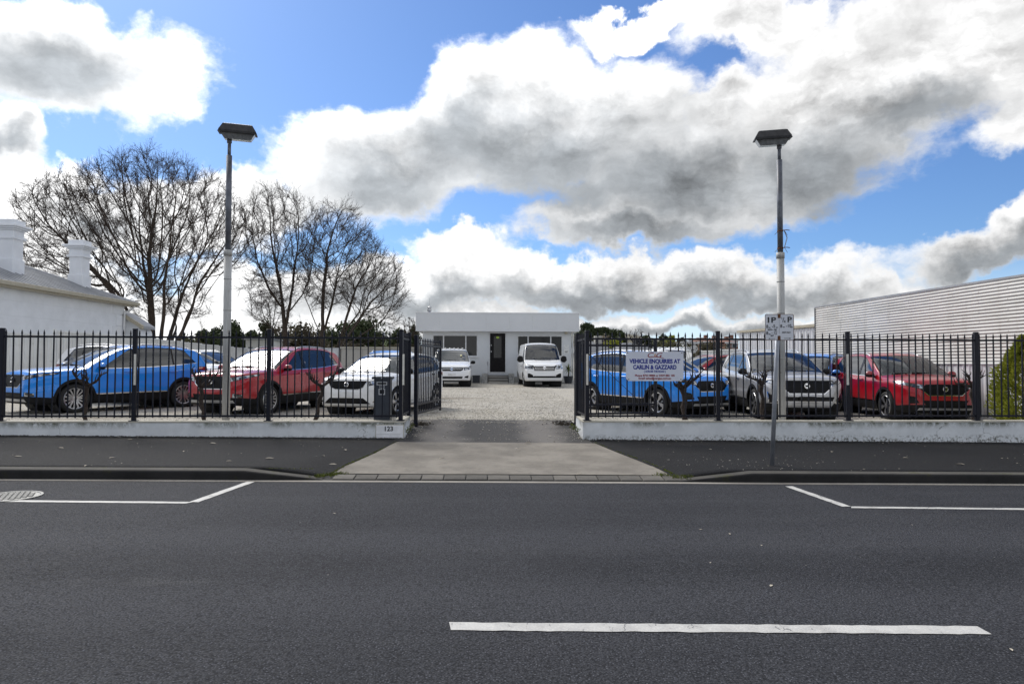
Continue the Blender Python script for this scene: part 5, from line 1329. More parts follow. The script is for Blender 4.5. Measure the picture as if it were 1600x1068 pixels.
# steps between rough stone piers, plinth
sx0, sx1 = X(763), X(793.5)
for k in range(3): MB().cbox(sx0, sx1, -1.05 + .35 * k, -.005, .15 * k + .005, .15 * (k + 1) - .02, .015).build('step', 'block_wall', off); MB().cbox(sx0 - .02, sx1 + .02, -1.08 + .35 * k, -.006, .15 * (k + 1) - .019, .15 * (k + 1), .006).build('tread', 'kerb_top', off)
for px0, px1 in ((753, 762), (794.5, 802.5)):
    pr = empty('stone_pier', (X(px0), -1.0, 0)); pr.parent = off; w_ = X(px1) - X(px0); k = 0
    for r in range(3):
        for c_ in range(2):
            u = .5 + (.12 if r % 2 else -.12); xa, xb = (0, w_ * u) if c_ == 0 else (w_ * u, w_)
            MB().cbox(xa + .006, xb - .006, -.02 * rg.random(), .9, r * .19 + .005, (r + 1) * .19 - .004, .02).build('stone', 'stone', pr)
xx = x0
while xx < x1 - .05:
    w_ = min(rg.uniform(.35, .55), x1 - xx); 
    if not (sx0 - .3 < xx + w_ / 2 < sx1 + .3): MB().cbox(xx + .004, xx + w_ - .004, -.06 - .02 * rg.random(), -.003, 0, .36 + .02 * rg.random(), .015).build('stone', 'stone', off)
    xx += w_
MB().tube([(X(762) , -1.0, .0), (X(762), -1.0, .95), (X(762), -.1, 1.25), (X(762), -.02, 1.25)], .02, 8).build('handrail', 'steel', off, True)
MB().tube([(x1 + .06, -.06, 0), (x1 + .06, -.06, zt_ - .3), (x1 + .10, -.3, zt_ - .08)], .045, 8).build('downpipe', 'office_wall', off, True)
MB().cbox(X(882), X(886), -.30, -.05, zt_ - .14, zt_ - .01, .02).build('eave_light', 'gutter_cream', off)
# notices
nt = empty('wall_notice', (ox + X(885), BY - .012, LOT + bz(545)), 0, 'white paper notice with ring emblem on the office wall by the van', 'notice')
MB().box(-.15, .15, -.004, .004, -.26, .26).build('sheet', 'paper', nt)
mb = MB(); 
for k in range(20):
    a0, a1 = 2 * math.pi * k / 20, 2 * math.pi * (k + 1) / 20; mb.add([(r * math.cos(a_), -.0055, .10 + r * math.sin(a_)) for r, a_ in ((.085, a0), (.085, a1), (.105, a1), (.105, a0))], [(0, 1, 2, 3)])
mb.build('emblem', 'letterbox_trim', nt); MB().box(-.10, .06, -.0055, -.004, -.20, -.16).box(-.10, .10, -.0055, -.004, -.12, -.10).build('print_line', 'ink_black', nt)
# roof flue
c0 = aty(671, 488, BY + 2.0)
fl = empty('roof_flue', (c0.x, BY + 2.0, LOT + zf1 - .20), 0, 'small steel flue pipe with cowl on the office roof', 'flue'); hz = aty(671, 478, BY + 2.0).z - (LOT + zf1 - .20)
MB().tube([(0, 0, 0), (0, 0, hz - .18)], .10, 12).build('pipe', 'steel', fl, True); MB().lathe([(.14, hz - .30), (.14, hz - .20)], 14).lathe([(.13, hz - .14), (.13, hz - .06), (.02, hz)], 14).build('cowl', 'steel', fl); MB().tube([(0, 0, hz - .02), (0, 0, hz + .5)], .008, 4).build('aerial', 'steel', fl)
# pots
pb = empty('planter_box', (bx(744, 590, BY - 1.1), BY - 1.1, LOT), 0, 'square black planter box left of the office steps', 'planter')
mb = MB(); mb.prism([(-.21, -.21), (.21, -.21), (.21, .21), (-.21, .21)], 0, .40); mb.build('box', 'pot_black', pb); r_ = MB(); r_.cbox(-.235, .235, -.235, .235, .40, .45, .01).build('lip', 'pot_black', pb); MB().box(-.2, .2, -.2, .2, .45, .455).build('soil', 'leaf_litter', pb)
yp = aty(888, 592, BY - 1.2)
yc = empty('potted_yucca', (yp.x, BY - 1.2, LOT), 0, 'spiky green yucca in a black tub beside the white van', 'potted plant')
MB().lathe([(.20, 0), (.27, .36), (.29, .36), (.29, .42), (.25, .42), (.24, .36), (0, .36)], 16).build('pot', 'pot_black', yc)
MB().tube([(0, 0, .35), (.02, 0, .6), (.0, .02, .85)], [.045, .04, .035], 7).build('trunk', 'bark', yc, True)
mb = MB()
for k in range(70):
    a = rg.uniform(0, 6.28); el = rg.uniform(-.5, 1.4); l_ = rg.uniform(.30, .48); z0 = .80 + rg.uniform(-.06, .12); px_, py_ = -math.sin(a), math.cos(a); w_ = .022
    pts = []
    for s_ in (0, .4, .75, 1.0):
        r_ = l_ * s_ * math.cos(el); zz = z0 + l_ * s_ * math.sin(el) - .12 * s_ * s_; ww = w_ * (1 - s_ ** 2) + .001
        pts += [(r_ * math.cos(a) - px_ * ww, r_ * math.sin(a) - py_ * ww, zz), (r_ * math.cos(a) + px_ * ww, r_ * math.sin(a) + py_ * ww, zz)]
    mb.add(pts, [(0, 1, 3, 2), (2, 3, 5, 4), (4, 5, 7, 6)])
tag(mb.build('leaf', 'leaf_yucca', yc), kind='stuff')

# ------------------------------------------------------------------ sheet metal fences and walls
def ribbed(L, z0, z1, pitch, depth, rib=.35):
    """vertical ribbed sheet along x, facing -y"""
    mb = MB(); n = max(1, round(L / pitch)); p_ = L / n; pr = []
    for i in range(n): x = i * p_; pr += [(x, 0), (x + p_ * (.5 - rib / 2), 0), (x + p_ * (.5 - rib / 2) + depth, -depth), (x + p_ * (.5 + rib / 2) - depth, -depth), (x + p_ * (.5 + rib / 2), 0)]
    pr.append((L, 0)); f0 = z0 if callable(z0) else lambda x: z0; f1 = z1 if callable(z1) else lambda x: z1
    for x, y in pr: mb.v += [(x, y, f0(x)), (x, y, f1(x))]
    mb.f = [(2 * i, 2 * i + 2, 2 * i + 3, 2 * i + 1) for i in range(len(pr) - 1)]; mb.mi = [0] * len(mb.f); return mb
def tin_fence(pts, label, mat_='tin_fence', pan=2.35, post=True, pitch=.19, group='tin fences round the yard', rail=True):
    """pts: (x, y, ztop) along the run"""
    root = empty('tin_fence', (pts[0][0], pts[0][1], LOT), 0, label, 'fence', group)
    for (ax, ay, az), (bx_, by_, bz_) in zip(pts[:-1], pts[1:]):
        L = math.hypot(bx_ - ax, by_ - ay); n = max(1, round(L / pan)); ang = math.atan2(by_ - ay, bx_ - ax)
        for i in range(n):
            s0, s1 = i / n, (i + 1) / n; l_ = L / n; z_ = az + (bz_ - az) * (s0 + s1) / 2 - LOT
            o = ribbed(l_ - .02, -.1, z_, pitch, .05).build('fence_panel', mat_, root, False, (ax - pts[0][0] + (bx_ - ax) * s0, ay - pts[0][1] + (by_ - ay) * s0, 0)); o.rotation_euler.z = ang
            if rail: MB().box(0, l_ - .02, -.05, .03, z_ - .03, z_ + .03).build('capping', mat_, o)
            MB().box(0, l_ - .02, -.045, .02, .0, .14).build('plinth', 'block_wall', o)
            if post: q = MB().box(-.04, .03, -.055, .04, 0, z_ + .07).build('post', mat_, root, False, o.location); q.rotation_euler.z = ang
    return root
def tp_(px, py, Y): a = aty(px, py, Y); return (a.x, Y, a.z)
tin_fence([tp_(-140, 518, 20.0), tp_(-60, 512, 21.2), tp_(-5, 518.5, 22.3), tp_(84, 524, 24.6)], 'low grey ribbed tin fence section nearest the street beside the white house')
tin_fence([tp_(85, 517.0, 24.7), tp_(210, 526.5, 30.5), tp_(340, 540.3, 40.5), tp_(384, 544.6, 46)], 'long grey ribbed tin fence running back beside the white house')
# pale block wall across the back, left of the office
a, b = tp_(533, 541.5, 44.5), tp_(668, 541.5, 44.5)
bw = empty('block_wall', (a[0], 44.5, LOT), 0, 'long pale rendered wall across the back of the yard behind the white hatchback', 'wall')
L = b[0] - a[0]; h = a[2] - LOT; n = 4
for i in range(n):
    for j, (z0, z1) in enumerate(((0, h * .42), (h * .425, h - .12))): MB().box(L * i / n + .008, L * (i + 1) / n - .008, 0, .15, z0, z1).build('panel', 'block_wall', bw)
MB().box(-.05, L + .05, -.06, .21, h - .115, h).build('coping', 'coping_concrete', bw)
tin_fence([tp_(384, 546, 46.2), tp_(460, 543.5, 46.2), tp_(532, 545, 45)], 'low white fence across the back of the yard behind the red suv', 'tin_white', 2.6, True, .3)
tin_fence([tp_(1095, 549, 40.5), tp_(1160, 545, 37)], 'short grey tin fence behind the red suv at the back of the yard', 'tin_fence', 2.0, True, .25)
# small sheds beyond the back fence
def shed(px0, px1, ytop, Y, dep, label, mat_, roof='roof_metal', ybase=556):
    a, b = aty(px0, ytop, Y), aty(px1, ytop, Y); s_ = empty('shed', (a.x, Y, LOT - .6), 0, label, 'shed'); L = b.x - a.x; h = a.z - LOT + .6
    o = ribbed(L, 0, h - .25, .35, .04).build('wall', mat_, s_); ribbed(L, 0, h - .25, .35, .04).build('wall', mat_, s_, False, (0, dep, 0))
    for x in (0, L): q = ribbed(dep, 0, h - .25, .35, .04).build('wall', mat_, s_, False, (x, 0 if x else dep, 0)); q.rotation_euler.z = R(90 if x else -90)
    MB().box(L * .12, L * .30, -.06, -.045, 0, h * .78).build('door', 'roof_dark', s_); MB().box(-.2, L + .2, -.3, dep + .2, h - .25, h - .12).build('roof', roof, s_)
    return s_
shed(384, 421, 526, 58, 4, 'grey ribbed shed beyond the back fence under the dark round tree', 'tin_fence')
shed(430, 446, 530, 61, 3, 'small white shed beyond the back fence beside a bare tree trunk', 'tin_white', 'white_trim')

# ------------------------------------------------------------------ corrugated building on the right
CX = 11.65
cb = empty('corrugated_building', (CX, 13.0, LOT), 0, 'long white corrugated iron building along the yard behind the red suv', 'building')
yfar = 23.8; yj = 18.6
def ztop(y, X_=CX):                 # parapet follows the roof line seen in the photo
    return None
zt1 = aty(1283, 481, yfar).z; _p = ray(1440, 459.5); ZT = lambda y: zt1 + (yfar - y) * -.007
zmid = 1.50; cpitch = .080
def corr(y0, y1, z0, z1f, x):
    mb = MB(); rows = int((max(z1f(y0), z1f(y1)) - z0) / (cpitch / 6)) ; ys = [y0, (y0 + y1) / 2, y1]
    for r in range(rows + 1):
        z = z0 + r * cpitch / 6
        for y in ys: zz = min(z, z1f(y)); mb.v.append((x - .0095 * math.cos(2 * math.pi * (zz - z0) / cpitch) + .003 * math.sin(y * 2 + z), y - 13.0, zz - LOT))
    mb.f = [(r * 3 + i, (r + 1) * 3 + i, (r + 1) * 3 + i + 1, r * 3 + i + 1) for r in range(rows) for i in range(2)]; mb.mi = [0] * len(mb.f); return mb
ysheet = [12.2, 14.2, 16.4, yj, 20.4, 22.1, yfar]
for k, (a, b) in enumerate(zip(ysheet[:-1], ysheet[1:])):
    corr(a, b, zmid, ZT, -.006 * (k % 2) - (.01 if b <= yj else 0)).build('corrugated_sheet', 'corrugated', cb, True)
mb = MB(); mb.prism_x([(12.2 - 13, ZT(12.2) - LOT + .01), (yfar - 13 + .02, ZT(yfar) - LOT + .01), (yfar - 13 + .02, ZT(yfar) - LOT + .05), (12.2 - 13, ZT(12.2) - LOT + .05)], -.03, .12); mb.build('capping', 'roof_metal', cb)
MB().box(-.025, .02, yfar - 13 - .02, yfar - 13 + .03, zmid - LOT, ZT(yfar) - LOT).build('corner_trim', 'roof_dark', cb)
MB().box(.03, 8, -.8, yfar - 13 - .03, 0, 2.6).build('inner_wall', 'tin_fence', cb)
for k in range(7):
    for y in (13.8, 15.0, 16.2, 17.4, 18.6, 19.8, 21.0):
        pass
lw = empty('tin_fence', (CX - .10, 12.2, LOT), 0, 'white ribbed tin fence along the foot of the corrugated building', 'fence', 'tin fences round the yard')
yy = 12.2
while yy < yfar - .1:
    o = ribbed(.80, -.22, zmid - LOT - .02, .20, .03).build('fence_panel', 'tin_white', lw, False, (0, yy - 12.2 + .80, 0)); o.rotation_euler.z = R(-90); yy += .81
MB().box(-.04, .08, 0, yfar - 12.2, zmid - LOT - .02, zmid - LOT + .005).build('capping', 'roof_metal', lw)
# ribbed white shed beyond
za, zb_ = aty(1283, 505.5, 24.3).z, aty(1155, 516.5, 31.2).z
xa, xb = aty(1283, 505, 24.3).x, aty(1155, 516, 31.2).x
ws_ = empty('white_shed', (xa, 24.3, LOT), 0, 'tall white ribbed shed beyond the corrugated building behind the parking sign', 'shed')
Ls = math.hypot(xb - xa, 29.2 - 22.3); an = math.atan2(29.2 - 22.3, xb - xa); n = 8
for i in range(n):
    zc_ = za + (zb_ - za) * (i + .5) / n - LOT; s0 = i / n
    o = ribbed(Ls / n - .004, -.2, zc_ - .12, .22, .04, .45).build('wall_panel', 'tin_white', ws_, False, ((xb - xa) * (i + 1) / n, (29.2 - 22.3) * (i + 1) / n, 0)); o.rotation_euler.z = an + math.pi
mb = MB(); mb.prism([(xa - xa - .1, -.05), (xb - xa - .1, 6.95), (xb - xa + 5, 6.95), (.0 + 5, -.05)], lambda x, y: za - LOT - .10 + (zb_ - za) * max(0, min(1, y / 6.9)), lambda x, y: za - LOT + (zb_ - za) * max(0, min(1, y / 6.9))); mb.build('roof', 'gutter_cream', ws_)
MB().box(.06, 5, 6.8, 6.9, 0, zb_ - LOT - .15).build('end_wall', 'tin_white', ws_)

# ------------------------------------------------------------------ white house on the left
HY0, HY1 = 20.0, 36.2
hx = aty(193, 500, HY1).x; ze = aty(193, 474, HY1).z; ze0 = aty(0, 440, 26.6)
hs = empty('white_house', (hx, HY1, LOT), 0, 'white painted masonry house with grey metal roof and two tall chimneys', 'house')
HW = 9.0; eh = ze - LOT
# long side wall with low relief quoins
crs = 7
for k in range(crs):
    z0, z1 = eh * k / crs, eh * (k + 1) / crs
    MB().box(-.25 + .002 * (k % 2), 0 + .002 * (k % 2), -(HY1 - HY0), 0, z0, z1 - .002).build('wall_course', 'house_paint', hs)
MB().box(-HW, -.26, -.25, -.002, 0, eh).build('wall', 'house_paint', hs); MB().box(-HW, -HW + .25, -(HY1 - HY0), -.26, 0, eh).build('wall', 'house_paint', hs); MB().box(-HW + .26, -.26, -(HY1 - HY0), -(HY1 - HY0) + .25, 0, eh).build('wall', 'house_paint', hs)
for k in range(7):
    z0, z1 = eh * k / 7 + .02, eh * (k + 1) / 7 - .02; w_ = .75 if k % 2 else 1.05; MB().box(-.002, .035, -w_, -.003, z0, z1).build('quoin', 'house_paint', hs)
# hipped roof with rolled seams
ov = .45; ry0, ry1 = -(HY1 - HY0) - ov, ov; rx0, rx1 = -HW - ov, ov; rh = 2.05; zr = eh + .05
A, B, C_, D_ = (rx1, ry0, zr), (rx1, ry1, zr), (rx0, ry1, zr), (rx0, ry0, zr); mxx = (rx0 + rx1) / 2; E, F_ = (mxx, ry0 + 4.5, zr + rh), (mxx, ry1 - 5.2, zr + rh)
mb = MB(); mb.add([A, B, C_, D_, E, F_], [(0, 1, 5, 4), (1, 2, 5), (2, 3, 4, 5), (3, 0, 4), (3, 2, 1, 0)]); rf = mb.build('roof', 'roof_metal', hs)
mb = MB()
def seam(p, q): mb.tube([p, q], .022, 4)
for k in range(1, 42):
    y = ry0 + (ry1 - ry0) * k / 42; s_ = min(1.0, max(.0, (y - ry0) / 4.5), max(0, (ry1 - y) / 5.2)); seam((rx1, y, zr + .02), (rx1 + (mxx - rx1) * s_, y, zr + rh * s_ + .02))
tag(mb.build('roof_seam', 'roof_metal', rf), kind='stuff')
MB().tube([B, F_], .07, 8).build('ridge_cap', 'roof_metal', rf); MB().tube([E, F_], .07, 8).build('ridge_cap', 'roof_metal', rf)
MB().cbox(rx1 - .02, rx1 + .12, ry0, ry1 + .1, zr - .13, zr + .03, .02).build('gutter', 'gutter_cream', hs); MB().box(.04, rx1 - .02, ry0 + .1, ry1, zr - .20, zr - .11).build('eave_board', 'gutter_cream', hs)
MB().cbox(rx0, rx1 - .03, ry1 - .02, ry1 + .1, zr - .13, zr + .03, .02).build('gutter', 'gutter_cream', hs)
MB().tube([(rx1 - .05, .25, zr - .12), (rx1 - .1, .22, zr - .3), (.12, -.15, zr - .55), (.12, -.15, .0)], .05, 8).build('downpipe', 'white_trim', hs, True)
def chimney(pxa, pxb, ytop, ybase, Y, label):
    a, b = aty(pxa, ytop, Y), aty(pxb, ytop, Y); w_ = (b.x - a.x); hz = a.z - aty(pxa, ybase, Y).z + .8; zb0 = a.z - hz
    c_ = empty('chimney', (a.x - hx, Y - HY1, zb0 - LOT)); c_.parent = hs; w2 = w_ * .62 if w_ < 2 else w_ * .6
    W_ = w_; D2 = .66
    def blk(e, z0, z1): return MB().cbox(-e, W_ + e, -e, D2 + e, z0, z1, .012)
    u = hz
    mb = blk(.05, 0, u * .50); mb.build('chimney_base', 'house_paint', c_); blk(0, u * .50, u * .76).build('shaft', 'house_paint', c_)
    q = blk(.09, u * .755, u * .785); q.build('band', 'house_paint', c_); blk(.02, u * .786, u * .865).build('neck', 'house_paint', c_)
    for k, (e, s0, s1) in enumerate(((.08, .866, .885), (.16, .886, .905), (.24, .906, .93), (.05, .931, 1.0))): blk(e, u * s0, u * s1).build('cornice', 'house_paint', c_)
chimney(109, 129, 374.5, 458, 34.3, '')
chimney(-30, 21, 341.5, 436, 29.6, '')
# lean-to behind
lt = empty('lean_to', (0, 0, 0)); lt.parent = hs
q0, q1 = aty(193, 489, HY1 + .1), aty(224, 510, HY1 + .1); mb = MB(); zz0, zz1 = q0.z - LOT, q1.z - LOT; xx1 = q1.x - hx
xr = lambda z: xx1 - .12 if z < zz1 - .1 else max(-2, xx1 - .12 + (z - zz1 + .1) / (zz0 - zz1) * (-.1 - xx1 + .12))
for k in range(12):
    z0, z1 = (zz0 - .1) * k / 12, (zz0 - .1) * (k + 1) / 12 - .004; MB().prism_y([(-1.5, z0), (xr(z0), z0), (xr(z1), z1), (-1.5, z1)], .1 - .008 * (k % 2), 1.3).build('weatherboard', 'house_paint', lt)
MB().prism_y([(-2, zz0 - .2 + .6), (-.1, zz0 - .15), (xx1 + .05, zz1 - .15), (xx1 + .05, zz1 + .05), (-.1, zz0 + .05), (-2, zz0 + .8)], -.1, .06).build('barge_board', 'gutter_cream', lt); MB().prism_y([(-2, zz0 + .3), (-.1, zz0 - .12), (xx1 + .0, zz1 - .12), (xx1 + .0, zz1 + .02), (-.1, zz0 + .02), (-2, zz0 + .75)], .061, 1.4).build('roof', 'roof_metal', lt)
# ------------------------------------------------------------------ bare winter trees
def bare_tree(loc, stems, env, seed, label, bounds, n_att=2600, cat='tree', group=None, name='bare_tree', tip=.0130, step=.30, kill=.50, up=.10, twig=(.45, .95), tw_n=4.6, z_lo=0.0, pexp=2.1, base=.0):
    """limbs reach for free points inside the crown outline, thicken by the twigs they carry, then sprout fine shoots
    stems: list of smooth starting limbs, each (list of points); env(p) -> True inside the crown"""
    g = random.Random(seed); root = empty(name, loc, 0, label, cat, group)
    bx0, bx1, by0, by1, bz0, bz1 = bounds; att = []
    while len(att) < n_att:
        p = Vector((g.uniform(bx0, bx1), g.uniform(by0, by1), g.uniform(bz0, bz1)))
        if p.z > z_lo and env(p): att.append(tuple(p))
    A = np.array(att); P_ = []; par = []; dirs = []; floor_ = {}
    for st_ in stems:
        pts = [Vector(q) for q in st_[0]]; parent = st_[1]; seq = []
        # resample the starting limb with a little wander
        for a, b in zip(pts[:-1], pts[1:]):
            k = max(1, round((b - a).length / step))
            for i in range(1, k + 1):
                q = a.lerp(b, i / k) + Vector((g.gauss(0, .025), g.gauss(0, .025), 0))
                if parent is None and not P_: P_.append(tuple(a)); par.append(-1); dirs.append((0, 0, 1)); parent = 0
                elif isinstance(parent, tuple):       # join to the nearest point already grown
                    d_ = np.linalg.norm(np.array(P_) - np.array(parent), axis=1); parent = int(np.argmin(d_))
                P_.append(tuple(q)); par.append(parent); dirs.append(tuple((b - a).normalized())); parent = len(P_) - 1; seq.append(parent)
        if len(st_) > 2:
            for k, id_ in enumerate(seq): floor_[id_] = st_[2] * (1 - .72 * k / max(1, len(seq) - 1))
    N_ = np.array(P_); D_ = np.array(dirs); par = list(par)
    best = np.full(len(A), 1e9); bi = np.zeros(len(A), int)
    def update(i0):
        nonlocal best, bi
        for c0 in range(i0, len(N_), 400):
            blk = N_[c0:c0 + 400]; d2 = ((A[:, None, :] - blk[None]) ** 2).sum(2); k = d2.argmin(1); v = d2[np.arange(len(A)), k]; m_ = v < best
            best[m_] = v[m_]; bi[m_] = k[m_] + c0
    update(0); nr_ = np.random.RandomState(seed)
    for it_ in range(90):
        alive = best > kill * kill
        A, best, bi = A[alive], best[alive], bi[alive]
        act = best < 3.2 ** 2
        if not act.any(): break
        v = A[act] - N_[bi[act]]; v /= np.linalg.norm(v, axis=1, keepdims=True); S_ = np.zeros_like(N_); np.add.at(S_, bi[act], v)
        ids = np.unique(bi[act]); cnt_ = np.bincount(np.array([q for q in par if q >= 0]), minlength=len(N_)); ids = ids[cnt_[ids] < 4]
        if not len(ids): break
        dv = S_[ids]; dv /= np.linalg.norm(dv, axis=1, keepdims=True) + 1e-9
        dv = dv * .75 + D_[ids] * .45 + np.array([0, 0, up]) + nr_.normal(0, .10, dv.shape); dv /= np.linalg.norm(dv, axis=1, keepdims=True)
        new = N_[ids] + dv * step; i0 = len(N_); N_ = np.vstack([N_, new]); D_ = np.vstack([D_, dv]); par += ids.tolist(); update(i0)
        if len(N_) > 9000: break
    n = len(N_); kids = [[] for _ in range(n)]
    for i, q in enumerate(par):
        if q >= 0: kids[q].append(i)
    rr = np.zeros(n)
    for i in range(n - 1, -1, -1): rr[i] = tip if not kids[i] else max(tip, sum(rr[k] ** pexp for k in kids[i]) ** (1 / pexp))
    for i, r_ in floor_.items(): rr[i] = max(rr[i], r_)
    limbs, twigs = MB(), MB()
    todo = [(-1, 0)]
    while todo:
        p0, i = todo.pop(); ch = ([p0] if p0 >= 0 else []) + [i]
        while kids[i]:
            ks = sorted(kids[i], key=lambda k: -rr[k]); [todo.append((i, k)) for k in ks[1:]]; i = ks[0]; ch.append(i)
        if len(ch) < 2: continue
        pts = [Vector(N_[k]) for k in ch]; rad = [float(rr[k]) for k in ch]
        if p0 >= 0: rad[0] = min(rad[0], rad[1] * 1.15)
        sm = [pts[0]] + [(pts[k - 1] + pts[k] * 2 + pts[k + 1]) / 4 for k in range(1, len(pts) - 1)] + [pts[-1]]
        if base and p0 < 0: rad = [r_ * (1 + base * max(0, 1 - q.z / 1.2)) for r_, q in zip(rad, sm)]
        mx_ = max(rad); (limbs if mx_ > .02 else twigs).tube(sm, rad, 9 if mx_ > .12 else 5 if mx_ > .02 else 3, False)
    for i in range(n):
        if rr[i] > .024 or N_[i][2] < z_lo * .8: continue
        k = int(tw_n + g.random()); 
        for _ in range(k):
            q = Vector(N_[i]); d = (Vector(D_[i]) * .8 + Vector((g.gauss(0, .42), g.gauss(0, .42), g.gauss(.18, .36)))).normalized(); L = g.uniform(*twig)
            d2 = (d + Vector((g.gauss(0, .22), g.gauss(0, .22), g.gauss(.1, .2)))).normalized(); a, b = q + d * L * .5, q + d * L * .5 + d2 * L * .5
            twigs.tube([q, a, b], [tip * .66, tip * .5, tip * .34], 3, False)
            for _ in range(2):
                o = q.lerp(b, g.uniform(.25, .85)); d3 = (d2 + Vector((g.gauss(0, .5), g.gauss(0, .5), g.gauss(.1, .45)))).normalized(); twigs.tube([o, o + d3 * L * g.uniform(.25, .5)], [tip * .46, tip * .30], 3, False)
    limbs.build('trunk', 'bark', root, True); tag(twigs.build('crown', 'twig', root), kind='stuff')
    return root
def env_px(X0, Y, poly, dk=.72):
    """crown outline given in photo pixels, held at the tree's own distance and rounded in depth"""
    pts = [aty(px, py, Y) for px, py in poly]; pl = [(p_.x - X0.x, p_.z - X0.z) for p_ in pts]; xs_ = [a for a, _ in pl]; zs_ = [b_ for _, b_ in pl]; hw = (max(xs_) - min(xs_)) / 2
    cx, cz = (max(xs_) + min(xs_)) / 2, min(zs_) + (max(zs_) - min(zs_)) * .45
    def f(p_):
        t = abs(p_.y) / (hw * dk)
        if t > 1: return False
        k = 1 / max(.25, math.sqrt(1 - t * t)); x, z = cx + (p_.x - cx) * k, cz + (p_.z - cz) * k; ins = False
        for (x0, z0), (x1, z1) in zip(pl, pl[1:] + pl[:1]):
            if (z0 > z) != (z1 > z) and x < (x1 - x0) * (z - z0) / (z1 - z0) + x0: ins = not ins
        return ins
    return f, (min(xs_), max(xs_), -hw * dk, hw * dk, min(zs_), max(zs_))
TY = 46.5
b0 = aty(243, 545, TY); b0.z = LOT - .6
e1, bd1 = env_px(b0, TY, [(265, 500), (320, 505), (312, 440), (345, 440), (392, 405), (398, 340), (350, 278), (305, 262), (262, 236), (215, 240), (160, 262), (95, 278), (28, 312), (48, 360), (30, 400), (60, 440), (120, 450), (180, 470), (205, 500)])
S1 = [([(0, 0, 0), (.02, 0, 1.5)], None, .62)]
for dx_, dy_, L_ in ((-1.35, .1, 4.4), (-.95, -.45, 4.8), (-.72, .4, 5.2), (-.46, -.3, 5.4), (-.25, .3, 5.8), (-.02, -.12, 6.2), (.14, .45, 5.6), (.30, -.35, 5.6), (.52, .2, 5.2), (.78, -.35, 4.8), (1.15, .25, 4.2), (.05, .9, 4.6), (-.1, -.9, 4.6), (1.7, -.1, 1.5), (-2.0, 0, 3.2)):
    d_ = Vector((dx_, dy_, 1.0)).normalized(); o_ = Vector((dx_ * .18, dy_ * .18, .8 + .25 * (abs(dx_) < .6))); m1 = o_ + d_ * L_ * .5; S1.append(([o_, m1 + Vector((dx_ * .10, 0, 0)), m1 + (d_ + Vector((-dx_ * .12, 0, .22))).normalized() * L_ * .4], tuple(o_ * .8), .215 - .035 * abs(dx_)))
bare_tree(tuple(b0), S1, e1, 11, 'broad many stemmed bare tree behind the white house chimneys', bd1, n_att=5400, z_lo=1.6, group='bare winter trees behind the yard', base=.15, pexp=2.05)
TY2 = 50.0
b0 = aty(445, 545, TY2); b0.z = LOT - .6
e2, bd2 = env_px(b0, TY2, [(450, 490), (475, 470), (500, 420), (500, 380), (502, 335), (470, 303), (440, 290), (398, 290), (376, 340), (378, 400), (398, 430), (370, 455), (405, 485), (432, 500)], .9)
bare_tree(tuple(b0), [([(0, 0, 0), (.05, 0, 2.2), (.0, 0, 4.2)], None), ([(0, 0, 4.2), (-.35, .1, 7.0), (-.8, .1, 9.0)], (0, 0, 4.2)), ([(0, 0, 4.2), (.45, -.1, 6.6), (.7, -.1, 9.0)], (0, 0, 4.2)), ([(0, 0, 3.0), (-1.0, .1, 4.4), (-2.4, .1, 5.2)], (0, 0, 3.0)), ([(.25, 0, 5.4), (1.2, .3, 6.8), (1.7, .3, 8.2)], (.25, 0, 5.4)), ([(-.2, 0, 5.6), (-1.1, -.5, 7.2), (-1.7, -.6, 8.6)], (-.2, 0, 5.6)), ([(.3, 0, 6.0), (.3, 1.0, 7.6)], (.3, 0, 6.0)), ([(-.2, 0, 5.8), (0, -1.1, 7.4)], (-.2, 0, 5.8))],
          e2, 23, 'tall narrow bare tree with a trunk forking above the back fence', bd2, n_att=2300, z_lo=3.0, group='bare winter trees behind the yard', pexp=2.08, base=.2)
TY3 = 48.5
b0 = aty(508, 545, TY3); b0.z = LOT - .6
e3, bd3 = env_px(b0, TY3, [(500, 490), (530, 480), (560, 505), (612, 520), (642, 470), (632, 420), (602, 393), (582, 360), (540, 318), (505, 320), (480, 365), (458, 400), (478, 440), (470, 465), (490, 490)], .8)
bare_tree(tuple(b0), [([(-.25, 0, 0), (-.20, 0, 2.6), (-.22, 0, 4.8)], None), ([(-.22, 0, 4.8), (-.2, .1, 7.0), (.1, .1, 8.8)], (-.22, 0, 4.8)), ([(-.22, 0, 3.6), (.5, -.2, 5.8), (.8, -.2, 7.6)], (-.22, 0, 3.6)), ([(-.22, 0, 3.4), (-1.0, .2, 5.2), (-1.6, .2, 6.6)], (-.22, 0, 3.4)), ([(-.2, 0, 2.2), (-1.0, 0, 3.4), (-1.7, 0, 4.3)], (-.2, 0, 2.2)),
          ([(-.2, 0, .0), (.35, .05, .8), (.75, .05, 2.3)], (-.25, 0, .0)), ([(.75, .05, 2.3), (1.4, -.1, 4.6), (2.1, -.1, 6.8)], (.75, .05, 2.3)), ([(.75, .05, 2.3), (2.0, .2, 4.2), (3.0, .2, 5.8)], (.75, .05, 2.3)), ([(.75, .05, 2.3), (2.4, -.15, 3.6), (3.9, -.15, 4.6)], (.75, .05, 2.3)), ([(.75, .05, 2.3), (2.2, .1, 3.0), (3.8, .1, 3.5)], (.75, .05, 2.3)), ([(.75, .05, 2.3), (1.6, .9, 4.0), (2.4, 1.3, 5.4)], (.75, .05, 2.3)), ([(.75, .05, 2.3), (1.6, -.9, 4.0), (2.6, -1.3, 5.2)], (.75, .05, 2.3))],
          e3, 37, 'spreading bare tree leaning right with twin trunks near the office', bd3, n_att=3000, z_lo=2.0, group='bare winter trees behind the yard', pexp=2.08, base=.2)
